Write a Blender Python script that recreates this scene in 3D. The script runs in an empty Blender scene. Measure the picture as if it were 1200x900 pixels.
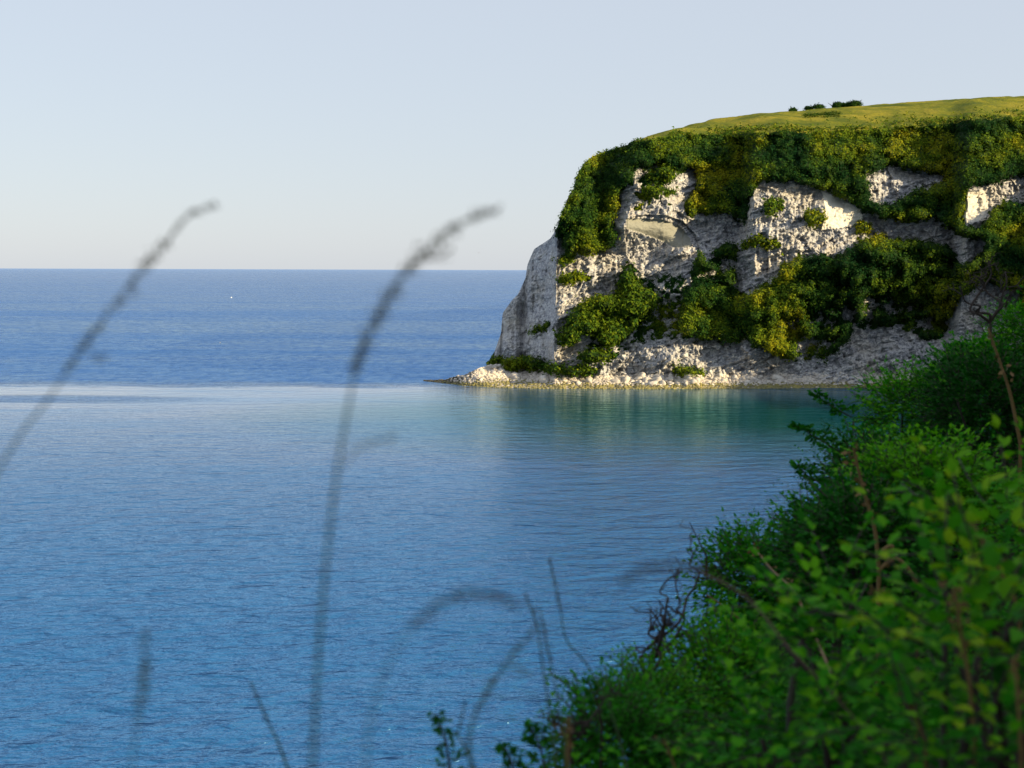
import bpy, math, random
import numpy as np
from mathutils import Vector, Matrix
R = math.radians
random.seed(7); rng = np.random.default_rng(7)
scene = bpy.context.scene
COL = scene.collection

# ------------------------------------------------------------------ camera
FPX = 1648.0
CAM = np.array([0.0, 0.0, 30.0])
PITCH, ROLL = R(-4.65), R(0.19)
cam_data = bpy.data.cameras.new('camera')
cam_data.sensor_width = 36.0
cam_data.lens = FPX / 1200 * 36.0
cam_data.clip_start = 0.05
cam_data.clip_end = 200000
cam = bpy.data.objects.new('camera', cam_data)
COL.objects.link(cam)
rot = Matrix.Rotation(R(90) + PITCH, 4, 'X') @ Matrix.Rotation(ROLL, 4, 'Z')
cam.matrix_world = Matrix.Translation(Vector(CAM)) @ rot
scene.camera = cam
cam_data.dof.use_dof = True
cam_data.dof.focus_distance = 380.0
cam_data.dof.aperture_fstop = 4.0
M3 = np.array(rot.to_3x3())
AX, AY, AZ = M3[:, 0], M3[:, 1], M3[:, 2]

def rays(px, py):
    """direction with unit Y for photograph coordinates (1200 x 900)"""
    px = np.asarray(px, float); py = np.asarray(py, float)
    d = (-AZ)[None, :] + np.outer((px.ravel() - 600) / FPX, AX) - np.outer((py.ravel() - 450) / FPX, AY)
    return d / d[:, 1:2]

def at(px, py, Y):
    return CAM + rays([px], [py])[0] * Y

def sea_y(px, py, z=0.0):
    """distance at which the ray meets height z"""
    r = rays([px], [py])[0]
    return (z - CAM[2]) / r[2]

# ------------------------------------------------------------------ sky, sun, exposure
SUN_EL, SUN_AZ = R(20.0), R(116.0)          # azimuth clockwise from +Y
world = bpy.data.worlds.new('World'); scene.world = world; world.use_nodes = True
wn = world.node_tree; wn.nodes.clear()
sky = wn.nodes.new('ShaderNodeTexSky'); sky.sky_type = 'NISHITA'; sky.sun_disc = False
sky.sun_elevation = SUN_EL; sky.sun_rotation = SUN_AZ
sky.altitude = 0; sky.air_density = 1.0; sky.dust_density = 0.6; sky.ozone_density = 1.5
bg = wn.nodes.new('ShaderNodeBackground'); bg.inputs['Strength'].default_value = 0.100
wo = wn.nodes.new('ShaderNodeOutputWorld')
hz = wn.nodes.new('ShaderNodeMix'); hz.data_type = 'RGBA'; hz.inputs[0].default_value = 0.80   # milky, thin high haze over the whole sky
hz.inputs[7].default_value = (3.80, 4.10, 4.62, 1)
wn.links.new(sky.outputs[0], hz.inputs[6]); wn.links.new(hz.outputs[2], bg.inputs[0]); wn.links.new(bg.outputs[0], wo.inputs[0])
sl = bpy.data.lights.new('sun', 'SUN'); sl.energy = 5.0; sl.angle = R(0.6); sl.color = (1.0, 0.79, 0.46)
sun = bpy.data.objects.new('sun', sl); COL.objects.link(sun)
sdir = Vector((math.sin(SUN_AZ) * math.cos(SUN_EL), math.cos(SUN_AZ) * math.cos(SUN_EL), math.sin(SUN_EL)))
sun.rotation_euler = sdir.to_track_quat('Z', 'Y').to_euler()
sun.location = (60, -60, 80)
vs = scene.view_settings
scene.display_settings.display_device = 'sRGB'
vs.view_transform = 'Standard'; vs.look = 'None'; vs.exposure = 0.78; vs.gamma = 1.0
vs.use_curve_mapping = False
scene.render.engine = 'CYCLES'
scene.cycles.use_denoising = True
scene.cycles.max_bounces = 6

# ------------------------------------------------------------------ helpers
def tag(o, label=None, cat=None, group=None, kind=None):
    if label: o['label'] = label
    if cat: o['category'] = cat
    if group: o['group'] = group
    if kind: o['kind'] = kind
    return o

def mesh_np(name, V, F, smooth=False):
    V = np.asarray(V, np.float32); F = np.asarray(F, np.int32)
    me = bpy.data.meshes.new(name)
    n, k = F.shape
    me.vertices.add(len(V)); me.vertices.foreach_set('co', V.ravel())
    me.loops.add(n * k); me.loops.foreach_set('vertex_index', F.ravel())
    me.polygons.add(n); me.polygons.foreach_set('loop_start', np.arange(0, n * k, k, dtype=np.int32))
    me.update(calc_edges=True)
    if smooth: me.polygons.foreach_set('use_smooth', np.ones(n, bool))
    return me

def obj(name, me, mat=None, parent=None, loc=None):
    o = bpy.data.objects.new(name, me); COL.objects.link(o)
    if mat is not None and len(me.materials) == 0: me.materials.append(mat)
    if parent is not None: o.parent = parent
    if loc is not None: o.location = loc
    return o

def empty(name, loc):
    o = bpy.data.objects.new(name, None); COL.objects.link(o); o.location = Vector(loc); o.empty_display_size = 0.1
    return o

def attr(me, name, vals):
    a = me.attributes.new(name, 'FLOAT', 'POINT'); a.data.foreach_set('value', np.asarray(vals, np.float32))

def _h(ix, iy, seed):
    n = (ix.astype(np.int64) * 374761393 + iy.astype(np.int64) * 668265263 + seed * 1442695041) & 0x7fffffff
    n = ((n ^ (n >> 13)) * 1274126177) & 0x7fffffff
    return ((n ^ (n >> 16)) & 0xffff) / 65535.0

def vnoise(x, y, seed=0):
    ix = np.floor(x); iy = np.floor(y); fx = x - ix; fy = y - iy
    ix = ix.astype(np.int64); iy = iy.astype(np.int64)
    fx = fx * fx * fx * (fx * (fx * 6 - 15) + 10); fy = fy * fy * fy * (fy * (fy * 6 - 15) + 10)
    a = _h(ix, iy, seed); b = _h(ix + 1, iy, seed); c = _h(ix, iy + 1, seed); d = _h(ix + 1, iy + 1, seed)
    return (a + (b - a) * fx + (c - a) * fy + (a - b - c + d) * fx * fy) * 2 - 1

def fbm(x, y, oct=4, seed=0, gain=0.5):
    s = 0; A = 1; T = 0
    for i in range(oct):
        s = s + A * vnoise(x * 2 ** i + 17.3 * i, y * 2 ** i + 9.1 * i, seed + i); T += A; A *= gain
    return s / T

def worley(x, y, seed=0):
    ix = np.floor(x).astype(np.int64); iy = np.floor(y).astype(np.int64)
    best = np.full(x.shape, 9.0); idv = np.zeros(x.shape)
    for dx in (-1, 0, 1):
        for dy in (-1, 0, 1):
            jx = ix + dx + _h(ix + dx, iy + dy, seed); jy = iy + dy + _h(ix + dx, iy + dy, seed + 5)
            d = (jx - x) ** 2 + (jy - y) ** 2
            idv = np.where(d < best, _h(ix + dx, iy + dy, seed + 9), idv)
            best = np.minimum(best, d)
    return np.sqrt(best), idv

def in_poly(px, py, poly):
    r = np.zeros(px.shape, bool); n = len(poly)
    for i in range(n):
        x1, y1 = poly[i]; x2, y2 = poly[(i + 1) % n]
        if y1 == y2: continue
        c = ((y1 > py) != (y2 > py)) & (px < (x2 - x1) * (py - y1) / (y2 - y1) + x1)
        r ^= c
    return r

def sstep(x, a, b):
    t = np.clip((x - a) / (b - a), 0, 1); return t * t * (3 - 2 * t)

class Geo:
    """collects polygons for one mesh"""
    def __init__(s): s.V = []; s.F = []; s.n = 0
    def add(s, V, F):
        F = np.asarray(F, np.int64)
        if F.shape[1] == 3: F = np.concatenate([F, F[:, 2:3]], 1)
        s.V.append(np.asarray(V, float)); s.F.append(F + s.n); s.n += len(V)
    def mesh(s, name, smooth=False):
        V = np.concatenate(s.V); F = np.concatenate(s.F)
        me = bpy.data.meshes.new(name)
        tri = F[:, 2] == F[:, 3]
        cnt = np.where(tri, 3, 4)
        loops = F.ravel()[np.repeat(np.stack([np.ones(len(F), bool)] * 3, 1), 1, 0).size * 0:] if False else None
        mask = np.ones(F.shape, bool); mask[tri, 3] = False
        lo = F[mask]
        st = np.concatenate([[0], np.cumsum(cnt)[:-1]])
        me.vertices.add(len(V)); me.vertices.foreach_set('co', V.astype(np.float32).ravel())
        me.loops.add(len(lo)); me.loops.foreach_set('vertex_index', lo.astype(np.int32))
        me.polygons.add(len(F)); me.polygons.foreach_set('loop_start', st.astype(np.int32))
        me.update(calc_edges=True)
        if smooth: me.polygons.foreach_set('use_smooth', np.ones(len(F), bool))
        return me

def tube(geo, pts, rad, sides=6):
    pts = np.asarray(pts, float); n = len(pts)
    rad = np.broadcast_to(np.asarray(rad, float), (n,))
    t = np.gradient(pts, axis=0); t /= np.linalg.norm(t, axis=1)[:, None] + 1e-9
    ref = np.array([0.3, 0.9, 0.1]) if abs(t[0, 1]) < 0.8 else np.array([1.0, 0, 0])
    a = np.cross(t, ref); a /= np.linalg.norm(a, axis=1)[:, None] + 1e-9
    b = np.cross(t, a)
    th = np.arange(sides) * 2 * math.pi / sides
    V = (pts[:, None, :] + rad[:, None, None] * (np.cos(th)[None, :, None] * a[:, None, :] + np.sin(th)[None, :, None] * b[:, None, :])).reshape(-1, 3)
    F = []
    for i in range(n - 1):
        for j in range(sides):
            k = (j + 1) % sides
            F.append((i * sides + j, i * sides + k, (i + 1) * sides + k, (i + 1) * sides + j))
    F.append((0, 1, 2, 2)); F.append(((n - 1) * sides, (n - 1) * sides + 1, (n - 1) * sides + 2, (n - 1) * sides + 2))
    geo.add(V, F)

def curve(pts, n=16):
    """Catmull-Rom through points"""
    P = np.asarray(pts, float); P = np.vstack([2 * P[0] - P[1], P, 2 * P[-1] - P[-2]])
    out = []
    m = len(P) - 3
    for i in range(m):
        for t in np.linspace(0, 1, max(2, n // m + 1))[(0 if i == 0 else 1):]:
            p0, p1, p2, p3 = P[i:i + 4]
            out.append(0.5 * ((2 * p1) + (-p0 + p2) * t + (2 * p0 - 5 * p1 + 4 * p2 - p3) * t * t + (-p0 + 3 * p1 - 3 * p2 + p3) * t ** 3))
    return np.array(out)

# ------------------------------------------------------------------ materials
class NT:
    def __init__(s, name):
        s.m = bpy.data.materials.new(name); s.m.use_nodes = True
        s.t = s.m.node_tree; s.t.nodes.clear()
        s.out = s.n('ShaderNodeOutputMaterial')
    def n(s, k, **kw):
        nd = s.t.nodes.new(k)
        for a, v in kw.items(): setattr(nd, a, v)
        return nd
    def l(s, a, b): s.t.links.new(a, b)
    def set(s, sock, v):
        if hasattr(v, 'is_output') or hasattr(v, 'links'): s.l(v, sock)
        else: sock.default_value = v
    def noise(s, vec, scale, detail=4, rough=0.5, dist=0.0):
        nd = s.n('ShaderNodeTexNoise'); s.l(vec, nd.inputs['Vector'])
        nd.inputs['Scale'].default_value = scale; nd.inputs['Detail'].default_value = detail
        nd.inputs['Roughness'].default_value = rough; nd.inputs['Distortion'].default_value = dist
        return nd.outputs[0]
    def ramp(s, f, stops, interp='LINEAR'):
        nd = s.n('ShaderNodeValToRGB'); s.l(f, nd.inputs[0]); cr = nd.color_ramp; cr.interpolation = interp
        while len(cr.elements) < len(stops): cr.elements.new(0.5)
        for e, (p, c) in zip(cr.elements, stops):
            e.position = p; e.color = (c if hasattr(c, '__len__') else (c, c, c)) + ((1,) if hasattr(c, '__len__') else (1,)) if hasattr(c, '__len__') else (c, c, c, 1)
        return nd.outputs[0]
    def math(s, op, a, b=None, clamp=False):
        nd = s.n('ShaderNodeMath', operation=op, use_clamp=clamp)
        s.set(nd.inputs[0], a)
        if b is not None: s.set(nd.inputs[1], b)
        return nd.outputs[0]
    def mix(s, f, a, b, blend='MIX'):
        nd = s.n('ShaderNodeMix', data_type='RGBA', blend_type=blend)
        s.set(nd.inputs[0], f)
        s.set(nd.inputs[6], a if not isinstance(a, tuple) else a + (1,))
        s.set(nd.inputs[7], b if not isinstance(b, tuple) else b + (1,))
        return nd.outputs[2]
    def attr(s, name):
        nd = s.n('ShaderNodeAttribute'); nd.attribute_name = name; return nd.outputs['Fac']
    def coord(s, which='Object'):
        return s.n('ShaderNodeTexCoord').outputs[which]
    def mapping(s, vec, sc=(1, 1, 1), rot=(0, 0, 0)):
        nd = s.n('ShaderNodeMapping'); s.l(vec, nd.inputs[0]); nd.inputs['Scale'].default_value = sc; nd.inputs['Rotation'].default_value = rot
        return nd.outputs[0]
    def bump(s, h, strength=0.5, dist=0.1, normal=None):
        nd = s.n('ShaderNodeBump'); s.l(h, nd.inputs['Height']); nd.inputs['Strength'].default_value = strength
        nd.inputs['Distance'].default_value = dist
        if normal is not None: s.l(normal, nd.inputs['Normal'])
        return nd.outputs[0]
    def bsdf(s, col, rough=0.8, normal=None, spec=0.3):
        b = s.n('ShaderNodeBsdfPrincipled'); s.set(b.inputs['Base Color'], col if not isinstance(col, tuple) else col + (1,))
        s.set(b.inputs['Roughness'], rough); b.inputs['Specular IOR Level'].default_value = spec
        if normal is not None: s.l(normal, b.inputs['Normal'])
        s.l(b.outputs[0], s.out.inputs[0]); return b

def leaf_mat(name, stops, rough=0.55, spec=0.25, trans=0.3):
    m = NT(name)
    c = m.ramp(m.attr('tint'), stops)
    d = m.bsdf(c, rough, spec=spec)
    tr = m.n('ShaderNodeBsdfTranslucent'); m.l(m.mix(1.0, c, (1.0, 1.15, 0.55), 'MULTIPLY'), tr.inputs[0])
    mx = m.n('ShaderNodeMixShader'); mx.inputs[0].default_value = trans
    m.l(d.outputs[0], mx.inputs[1]); m.l(tr.outputs[0], mx.inputs[2]); m.l(mx.outputs[0], m.out.inputs[0])
    return m.m

def stem_mat(name, a, b, scale=60):
    m = NT(name); c = m.mix(m.noise(m.coord(), scale, 3), a, b); m.bsdf(c, 0.75); return m.m

MAT = {}
MAT['scrub'] = leaf_mat('scrub_leaves', [(0.0, (0.006, 0.030, 0.008)), (0.30, (0.026, 0.066, 0.008)), (0.58, (0.10, 0.15, 0.008)), (1.0, (0.24, 0.23, 0.010))], 0.85, 0.04, trans=0.10)
MAT['leaf'] = leaf_mat('broad_leaves', [(0.0, (0.005, 0.055, 0.002)), (0.6, (0.022, 0.20, 0.003)), (1.0, (0.12, 0.36, 0.006))], 0.75, 0.12, trans=0.32)
MAT['leaf_dark'] = leaf_mat('dark_leaves', [(0.0, (0.003, 0.036, 0.002)), (0.6, (0.009, 0.11, 0.003)), (1.0, (0.03, 0.21, 0.005))], 0.75, 0.12, trans=0.25)  # darker leaf colour, with the bank's deep shade put in
MAT['leaf_light'] = leaf_mat('pale_leaves', [(0.0, (0.015, 0.14, 0.003)), (0.5, (0.07, 0.28, 0.006)), (1.0, (0.24, 0.38, 0.010))], 0.7, 0.12, trans=0.35)
MAT['dead'] = stem_mat('dead_stem', (0.09, 0.052, 0.016), (0.20, 0.125, 0.04))
MAT['bark'] = stem_mat('dark_bark', (0.020, 0.013, 0.010), (0.045, 0.032, 0.024))
MAT['grass_stem'] = stem_mat('grass_stem', (0.03, 0.065, 0.02), (0.06, 0.09, 0.03))
MAT['seed'] = stem_mat('grass_seed', (0.080, 0.082, 0.030), (0.15, 0.125, 0.05))
MAT['seed_dark'] = stem_mat('grass_seed_brown', (0.05, 0.030, 0.022), (0.10, 0.06, 0.035))

def chalk_material(name, veg=True):
    m = NT(name); co = m.coord()
    big = m.noise(co, 0.09, 5, 0.6); mid = m.noise(m.mapping(co, (1, 1, 1.6)), 0.55, 6, 0.7, 0.6)
    fine = m.noise(m.mapping(co, (1, 1, 1.3)), 1.1, 6, 0.85, 0.6)
    c = m.ramp(mid, [(0.30, (0.19, 0.195, 0.22)), (0.42, (0.40, 0.405, 0.43)), (0.55, (0.61, 0.61, 0.60)), (0.70, (0.80, 0.79, 0.75))])
    c = m.mix(m.ramp(fine, [(0.41, 0.85), (0.53, 0.0)]), c, (0.14, 0.145, 0.17))
    c = m.mix(m.ramp(big, [(0.46, 0.0), (0.66, 0.42)]), c, (0.46, 0.40, 0.28))
    crack = m.noise(m.mapping(co, (1.0, 1.0, 0.28)), 0.9, 4, 0.6, 1.2)
    c = m.mix(m.ramp(m.math('ABSOLUTE', m.math('SUBTRACT', crack, 0.5)), [(0.0, 0.75), (0.022, 0.0)]), c, (0.16, 0.15, 0.16))
    bedn = m.n('ShaderNodeTexWave', wave_type='BANDS', bands_direction='Z'); m.l(m.mapping(co, (1, 1, 1), (0, R(9), 0)), bedn.inputs[0]); bedn.inputs['Scale'].default_value = 0.14; bedn.inputs['Distortion'].default_value = 3.0; bedn.inputs['Detail'].default_value = 4
    c = m.mix(m.ramp(bedn.outputs[1], [(0.92, 0.0), (0.98, 0.3)]), c, (0.22, 0.22, 0.24))
    scar = m.attr('scar')
    smooth_c = m.mix(m.noise(co, 0.6, 3), (0.29, 0.29, 0.25), (0.24, 0.245, 0.215))
    c = m.mix(scar, c, smooth_c)
    pale = m.attr('pale'); c = m.mix(pale, c, (0.72, 0.68, 0.58))
    h = m.math('ADD', m.math('MULTIPLY', mid, 1.0), m.math('MULTIPLY', fine, 0.6))
    if veg:
        v = m.attr('veg')
        g = m.ramp(m.noise(co, 0.5, 5, 0.7), [(0.3, (0.006, 0.020, 0.007)), (0.55, (0.016, 0.038, 0.008)), (0.75, (0.05, 0.07, 0.010))])
        c = m.mix(m.ramp(v, [(0.42, 0.0), (0.58, 1.0)]), c, g)
    m.bsdf(c, 0.92, m.bump(h, 0.8, 0.5), 0.15)
    return m.m
MAT['chalk'] = chalk_material('chalk_rock')

def down_material():
    m = NT('down_grass'); co = m.coord()
    a = m.noise(m.mapping(co, (1, 0.35, 1)), 0.09, 6, 0.7, 0.5); b = m.noise(co, 0.9, 4, 0.7)
    c = m.ramp(a, [(0.36, (0.075, 0.105, 0.008)), (0.5, (0.18, 0.19, 0.010)), (0.63, (0.33, 0.28, 0.022))])
    c = m.mix(m.ramp(b, [(0.4, 0.55), (0.62, 0.0)]), c, (0.055, 0.075, 0.010))
    m.bsdf(c, 0.95, m.bump(b, 0.7, 0.5), 0.1)
    return m.m
MAT['down'] = down_material()

def stone_mat(name, stops, scale=0.8):
    m = NT(name); co = m.coord()
    oi = m.n('ShaderNodeObjectInfo').outputs['Random']
    n = m.noise(co, scale, 5, 0.7)
    c = m.ramp(n, stops)
    c = m.mix(m.math('MULTIPLY', oi, 0.35), c, (0.30, 0.27, 0.24))
    m.bsdf(c, 0.9, m.bump(n, 0.6, 0.2), 0.2); return m.m
MAT['stone'] = stone_mat('pale_boulder', [(0.3, (0.26, 0.24, 0.22)), (0.55, (0.62, 0.58, 0.52)), (0.75, (0.78, 0.74, 0.66))])
MAT['shingle'] = stone_mat('chalk_shingle', [(0.3, (0.22, 0.20, 0.18)), (0.5, (0.55, 0.50, 0.44)), (0.7, (0.76, 0.70, 0.60))], 0.35)
MAT['weed'] = stone_mat('seaweed_rock', [(0.3, (0.035, 0.045, 0.006)), (0.5, (0.16, 0.15, 0.012)), (0.72, (0.36, 0.31, 0.03))], 0.5)
MAT['weed_dark'] = stone_mat('dark_reef_rock', [(0.3, (0.018, 0.020, 0.014)), (0.55, (0.05, 0.05, 0.022)), (0.72, (0.13, 0.12, 0.03))], 0.5)

def soil_material():
    m = NT('bank_soil'); n = m.noise(m.coord(), 3, 5, 0.7)
    m.bsdf(m.mix(n, (0.010, 0.014, 0.005), (0.022, 0.034, 0.008)), 0.95, m.bump(n, 0.8, 0.1), 0.1); return m.m
MAT['soil'] = soil_material()

def water_material():
    m = NT('sea_water'); co = m.coord()
    sep = m.n('ShaderNodeSeparateXYZ'); m.l(co, sep.inputs[0]); X, Y = sep.outputs[0], sep.outputs[1]
    # edge of the sheltered, calm water: a wavering line off the headland
    wob = m.noise(m.mapping(co, (0.012, 0.012, 0.0)), 1.0, 3)
    yl = m.math('ADD', Y, m.math('MULTIPLY', wob, 22.0))
    streak = m.noise(m.mapping(co, (0.0016, 0.0075, 0)), 1.0, 5, 0.6, 0.4)       # wind lanes parallel to the shore
    yl = m.math('ADD', yl, m.math('MULTIPLY', m.math('SUBTRACT', m.noise(m.mapping(co, (0.03, 0.10, 0)), 1.0, 4, 0.6), 0.5), 40.0))
    open_sea = m.ramp(m.math('DIVIDE', m.math('SUBTRACT', yl, 365.0), 60.0, True), [(0.0, 0.0), (0.30, 1.0), (1.0, 1.0)])
    # a tongue of rougher current reaching into the bay at the left
    cur = m.n('ShaderNodeVectorMath', operation='DISTANCE'); m.l(m.mapping(co, (0.16, 1.0, 1.0)), cur.inputs[0]); cur.inputs[1].default_value = (-20.5, 322.0, 0)
    tongue = m.ramp(m.math('DIVIDE', m.math('ADD', cur.outputs['Value'], m.math('MULTIPLY', m.math('SUBTRACT', wob, 0.5), 16.0)), 16.0, True), [(0.45, 0.55), (0.75, 0.0)])
    open_sea = m.math('MAXIMUM', open_sea, tongue)
    lane = m.ramp(streak, [(0.40, 0.0), (0.60, 1.0)])
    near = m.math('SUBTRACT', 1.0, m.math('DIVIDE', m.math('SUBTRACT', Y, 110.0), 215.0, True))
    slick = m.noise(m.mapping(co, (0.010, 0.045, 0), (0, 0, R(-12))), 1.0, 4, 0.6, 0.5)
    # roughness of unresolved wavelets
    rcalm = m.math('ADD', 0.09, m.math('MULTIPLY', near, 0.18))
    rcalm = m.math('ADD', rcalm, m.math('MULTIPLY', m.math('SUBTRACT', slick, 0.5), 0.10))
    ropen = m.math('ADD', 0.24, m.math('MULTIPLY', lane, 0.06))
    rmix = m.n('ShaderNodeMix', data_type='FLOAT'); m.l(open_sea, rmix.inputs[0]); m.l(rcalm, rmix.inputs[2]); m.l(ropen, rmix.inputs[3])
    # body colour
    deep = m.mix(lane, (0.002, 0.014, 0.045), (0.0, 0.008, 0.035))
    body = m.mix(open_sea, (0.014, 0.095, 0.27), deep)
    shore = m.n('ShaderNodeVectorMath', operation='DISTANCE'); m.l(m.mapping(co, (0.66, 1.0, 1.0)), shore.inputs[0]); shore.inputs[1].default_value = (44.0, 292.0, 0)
    teal = m.ramp(m.math('DIVIDE', m.math('ADD', shore.outputs['Value'], m.math('MULTIPLY', slick, 25.0)), 100.0, True), [(0.36, 1.0), (1.0, 0.0)])  # teal patch: shallow water colour plus the cliff's dark reflection painted in
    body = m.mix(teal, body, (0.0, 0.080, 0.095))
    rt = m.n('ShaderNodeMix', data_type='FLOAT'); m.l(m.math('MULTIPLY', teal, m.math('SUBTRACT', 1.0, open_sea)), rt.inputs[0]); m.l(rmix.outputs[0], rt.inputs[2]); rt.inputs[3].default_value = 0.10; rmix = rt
    # waves
    w1 = m.noise(m.mapping(co, (0.15, 0.30, 1), (0, 0, R(-40))), 1.0, 2, 0.5, 0.3)
    w2 = m.noise(m.mapping(co, (0.50, 0.95, 1), (0, 0, R(-24))), 1.0, 3, 0.6, 0.3)
    w3 = m.noise(m.mapping(co, (1.7, 2.4, 1), (0, 0, R(8))), 1.0, 3, 0.6)
    h = m.math('ADD', m.math('MULTIPLY', w1, 2.8), m.math('MULTIPLY', w2, 1.1))
    h = m.math('ADD', h, m.math('MULTIPLY', w3, 0.22))
    amp = m.math('ADD', m.math('MULTIPLY', near, 0.95), 0.10)
    amp = m.math('ADD', amp, m.math('MULTIPLY', open_sea, 0.85))
    amp = m.math('MULTIPLY', amp, m.math('SUBTRACT', 1.0, m.math('MULTIPLY', teal, 0.6)))
    h = m.math('MULTIPLY', h, amp)
    nrm = m.bump(h, 1.0, 1.0)
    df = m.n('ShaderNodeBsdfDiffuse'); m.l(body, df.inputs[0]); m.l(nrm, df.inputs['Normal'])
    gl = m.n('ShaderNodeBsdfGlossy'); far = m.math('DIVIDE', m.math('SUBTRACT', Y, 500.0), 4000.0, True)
    tint_open = m.mix(m.ramp(far, [(0.0, 0.0), (0.25, 0.6), (1.0, 1.0)]), m.mix(lane, (0.66, 0.86, 1.0), (0.38, 0.65, 1.0)), (0.82, 0.93, 1.0))  # gloss tint pales with distance, painting in the bright horizon reflection
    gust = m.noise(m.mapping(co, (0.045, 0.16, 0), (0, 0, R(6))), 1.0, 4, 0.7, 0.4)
    tint_open = m.mix(m.ramp(gust, [(0.42, 0.0), (0.60, 0.55)]), tint_open, (0.22, 0.46, 0.90))  # darker gloss mottling painted in for ruffled reflections
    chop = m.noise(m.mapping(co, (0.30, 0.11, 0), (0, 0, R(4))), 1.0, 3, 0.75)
    tint_open = m.mix(m.ramp(chop, [(0.44, 0.0), (0.60, 0.50)]), tint_open, (0.14, 0.36, 0.80))  # shading of unresolved wave facets put into the gloss colour
    tint_calm = m.mix(m.ramp(near, [(0.0, 0.0), (0.5, 0.40), (1.0, 1.0)]), (1.0, 1.0, 1.0), (0.33, 0.64, 0.96))  # gloss tint deepens toward the viewer, painting in the bluer sky reflection
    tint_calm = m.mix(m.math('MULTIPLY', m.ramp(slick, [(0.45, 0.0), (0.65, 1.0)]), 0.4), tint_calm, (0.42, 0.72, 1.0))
    tint_calm = m.mix(m.math('MULTIPLY', teal, 0.8), tint_calm, (0.10, 0.46, 0.56))  # gloss darkened to teal, painting in the cliff's reflection
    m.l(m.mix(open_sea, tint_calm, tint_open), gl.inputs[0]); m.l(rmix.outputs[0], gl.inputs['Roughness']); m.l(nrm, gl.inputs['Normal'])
    fr = m.n('ShaderNodeFresnel'); fr.inputs[0].default_value = 1.33; m.l(nrm, fr.inputs[1])
    fac = m.math('MULTIPLY', m.math('POWER', fr.outputs[0], m.math('SUBTRACT', 0.60, m.math('MULTIPLY', open_sea, 0.40))), m.math('SUBTRACT', 1.0, m.math('MULTIPLY', open_sea, 0.05)))
    mx = m.n('ShaderNodeMixShader'); m.l(fac, mx.inputs[0]); m.l(df.outputs[0], mx.inputs[1]); m.l(gl.outputs[0], mx.inputs[2]); m.l(mx.outputs[0], m.out.inputs[0])
    return m.m
MAT['water'] = water_material()

# ------------------------------------------------------------------ sea
nr, na = 60, 96
rr = np.concatenate([[0], np.geomspace(20, 90000, nr)])
th = np.linspace(0, 2 * math.pi, na, endpoint=False)
V = np.zeros((nr + 1, na, 3)); V[:, :, 0] = rr[:, None] * np.sin(th); V[:, :, 1] = rr[:, None] * np.cos(th)
V = V.reshape(-1, 3)
F = [(i * na + j, i * na + (j + 1) % na, (i + 1) * na + (j + 1) % na, (i + 1) * na + j) for i in range(nr) for j in range(na)]
tag(obj('sea', mesh_np('sea', V, F, True), MAT['water']), kind='structure', label='blue sea, calm and pale inside the bay and darker beyond')

# ------------------------------------------------------------------ headland
TOP = [(560, 446), (566, 440), (575, 430), (586, 404), (589, 368), (600, 352), (614, 338), (618, 310), (626, 292), (650, 276), (656, 256), (666, 232), (672, 222), (675, 208), (684, 192), (694, 184), (712, 176), (740, 168),
       (800, 158), (860, 157), (920, 155), (1000, 153), (1060, 150), (1120, 143), (1200, 137), (1400, 120), (2000, 95)]
SKYL = [(560, 440), (740, 168), (770, 160), (800, 151), (830, 145), (860, 143), (900, 140), (960, 135), (1000, 131), (1040, 129), (1120, 124), (1200, 120), (1400, 112), (2000, 90)]
SAW = [(560, 30), (588, 24), (612, 17), (640, 10), (652, -2), (672, -2), (686, 0), (696, 5), (706, 10), (740, -5), (782, 0), (800, 7), (820, 12), (868, 16), (884, -3), (950, 3), (1020, 9), (1050, 14), (1116, 17), (1134, 0), (1165, 7), (1200, 11), (1300, 4), (1500, -40), (1800, -110), (2100, -190)]
SAWL = [(560, 30), (588, 24), (594, 20), (606, 18), (614, 22), (622, 16), (640, 10), (652, -2), (700, 4), (730, 9), (758, 8), (800, 3), (812, 4), (840, 10), (862, 10), (884, 0), (950, 4), (1030, 10), (1085, 13), (1120, 12), (1134, 6), (1165, 9), (1200, 11), (1300, 4), (1500, -40), (1800, -110), (2100, -190)]
interp = lambda T, x: np.interp(x, [p[0] for p in T], [p[1] for p in T])

ca = np.concatenate([np.arange(560, 1215, 0.8), np.linspace(1216, 2100, 130)])
NR = 380
tb = np.linspace(0, 1, NR)
top = interp(TOP, ca) + np.where(ca > 742, 3.6, 1.6) * fbm(ca / 13, ca * 0, 4, 3, 0.6)
A = np.repeat(ca[None, :], NR, 0)
BASE = 452.0
base_b = np.where(ca < 640, BASE - (640 - ca) * 0.05, BASE)
B = base_b[None, :] + (top - base_b)[None, :] * tb[:, None]
# ridge lines lean: shift of the sawtooth with height
lean = np.where(A < 800, (B - 230) * -0.13, (B - 230) * -0.05) * sstep(A, 655, 735)
wobA = 4.0 * fbm(B / 26, B * 0 + 3.3, 3, 19)
Aw = A - lean + wobA
H = (BASE - B)                                   # px above the water
low = 1 - sstep(B, 370, 425) * 0.78
wl = sstep(B, 262, 300) * (A < 900); saw = interp(SAW, Aw) * (1 - wl) + interp(SAWL, A + wobA) * wl
sawf = np.where(Aw > 652, saw * low, saw)
far_r = sstep(A, 1250, 1500)
sawf = np.where(Aw > 1250, saw, sawf)
setb = np.interp(H, [0, 12, 30, 60, 110, 160, 200, 240, 262, 300, 330], [0, 4, 6, 10, 16, 22, 27, 37, 47, 60, 70])
D = 362 + setb + sawf
n_big = fbm(A / 46, B / 34, 3, 11)
n_mid = fbm(A / 15, B / 11, 3, 21)
n_fine = fbm(A / 4.5, B / 3.6, 3, 31, 0.6)
ridge = 1 - np.abs(fbm(A / 22 + B / 60, B / 40, 3, 41)) * 2
D = D + 3.5 * n_big

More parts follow.
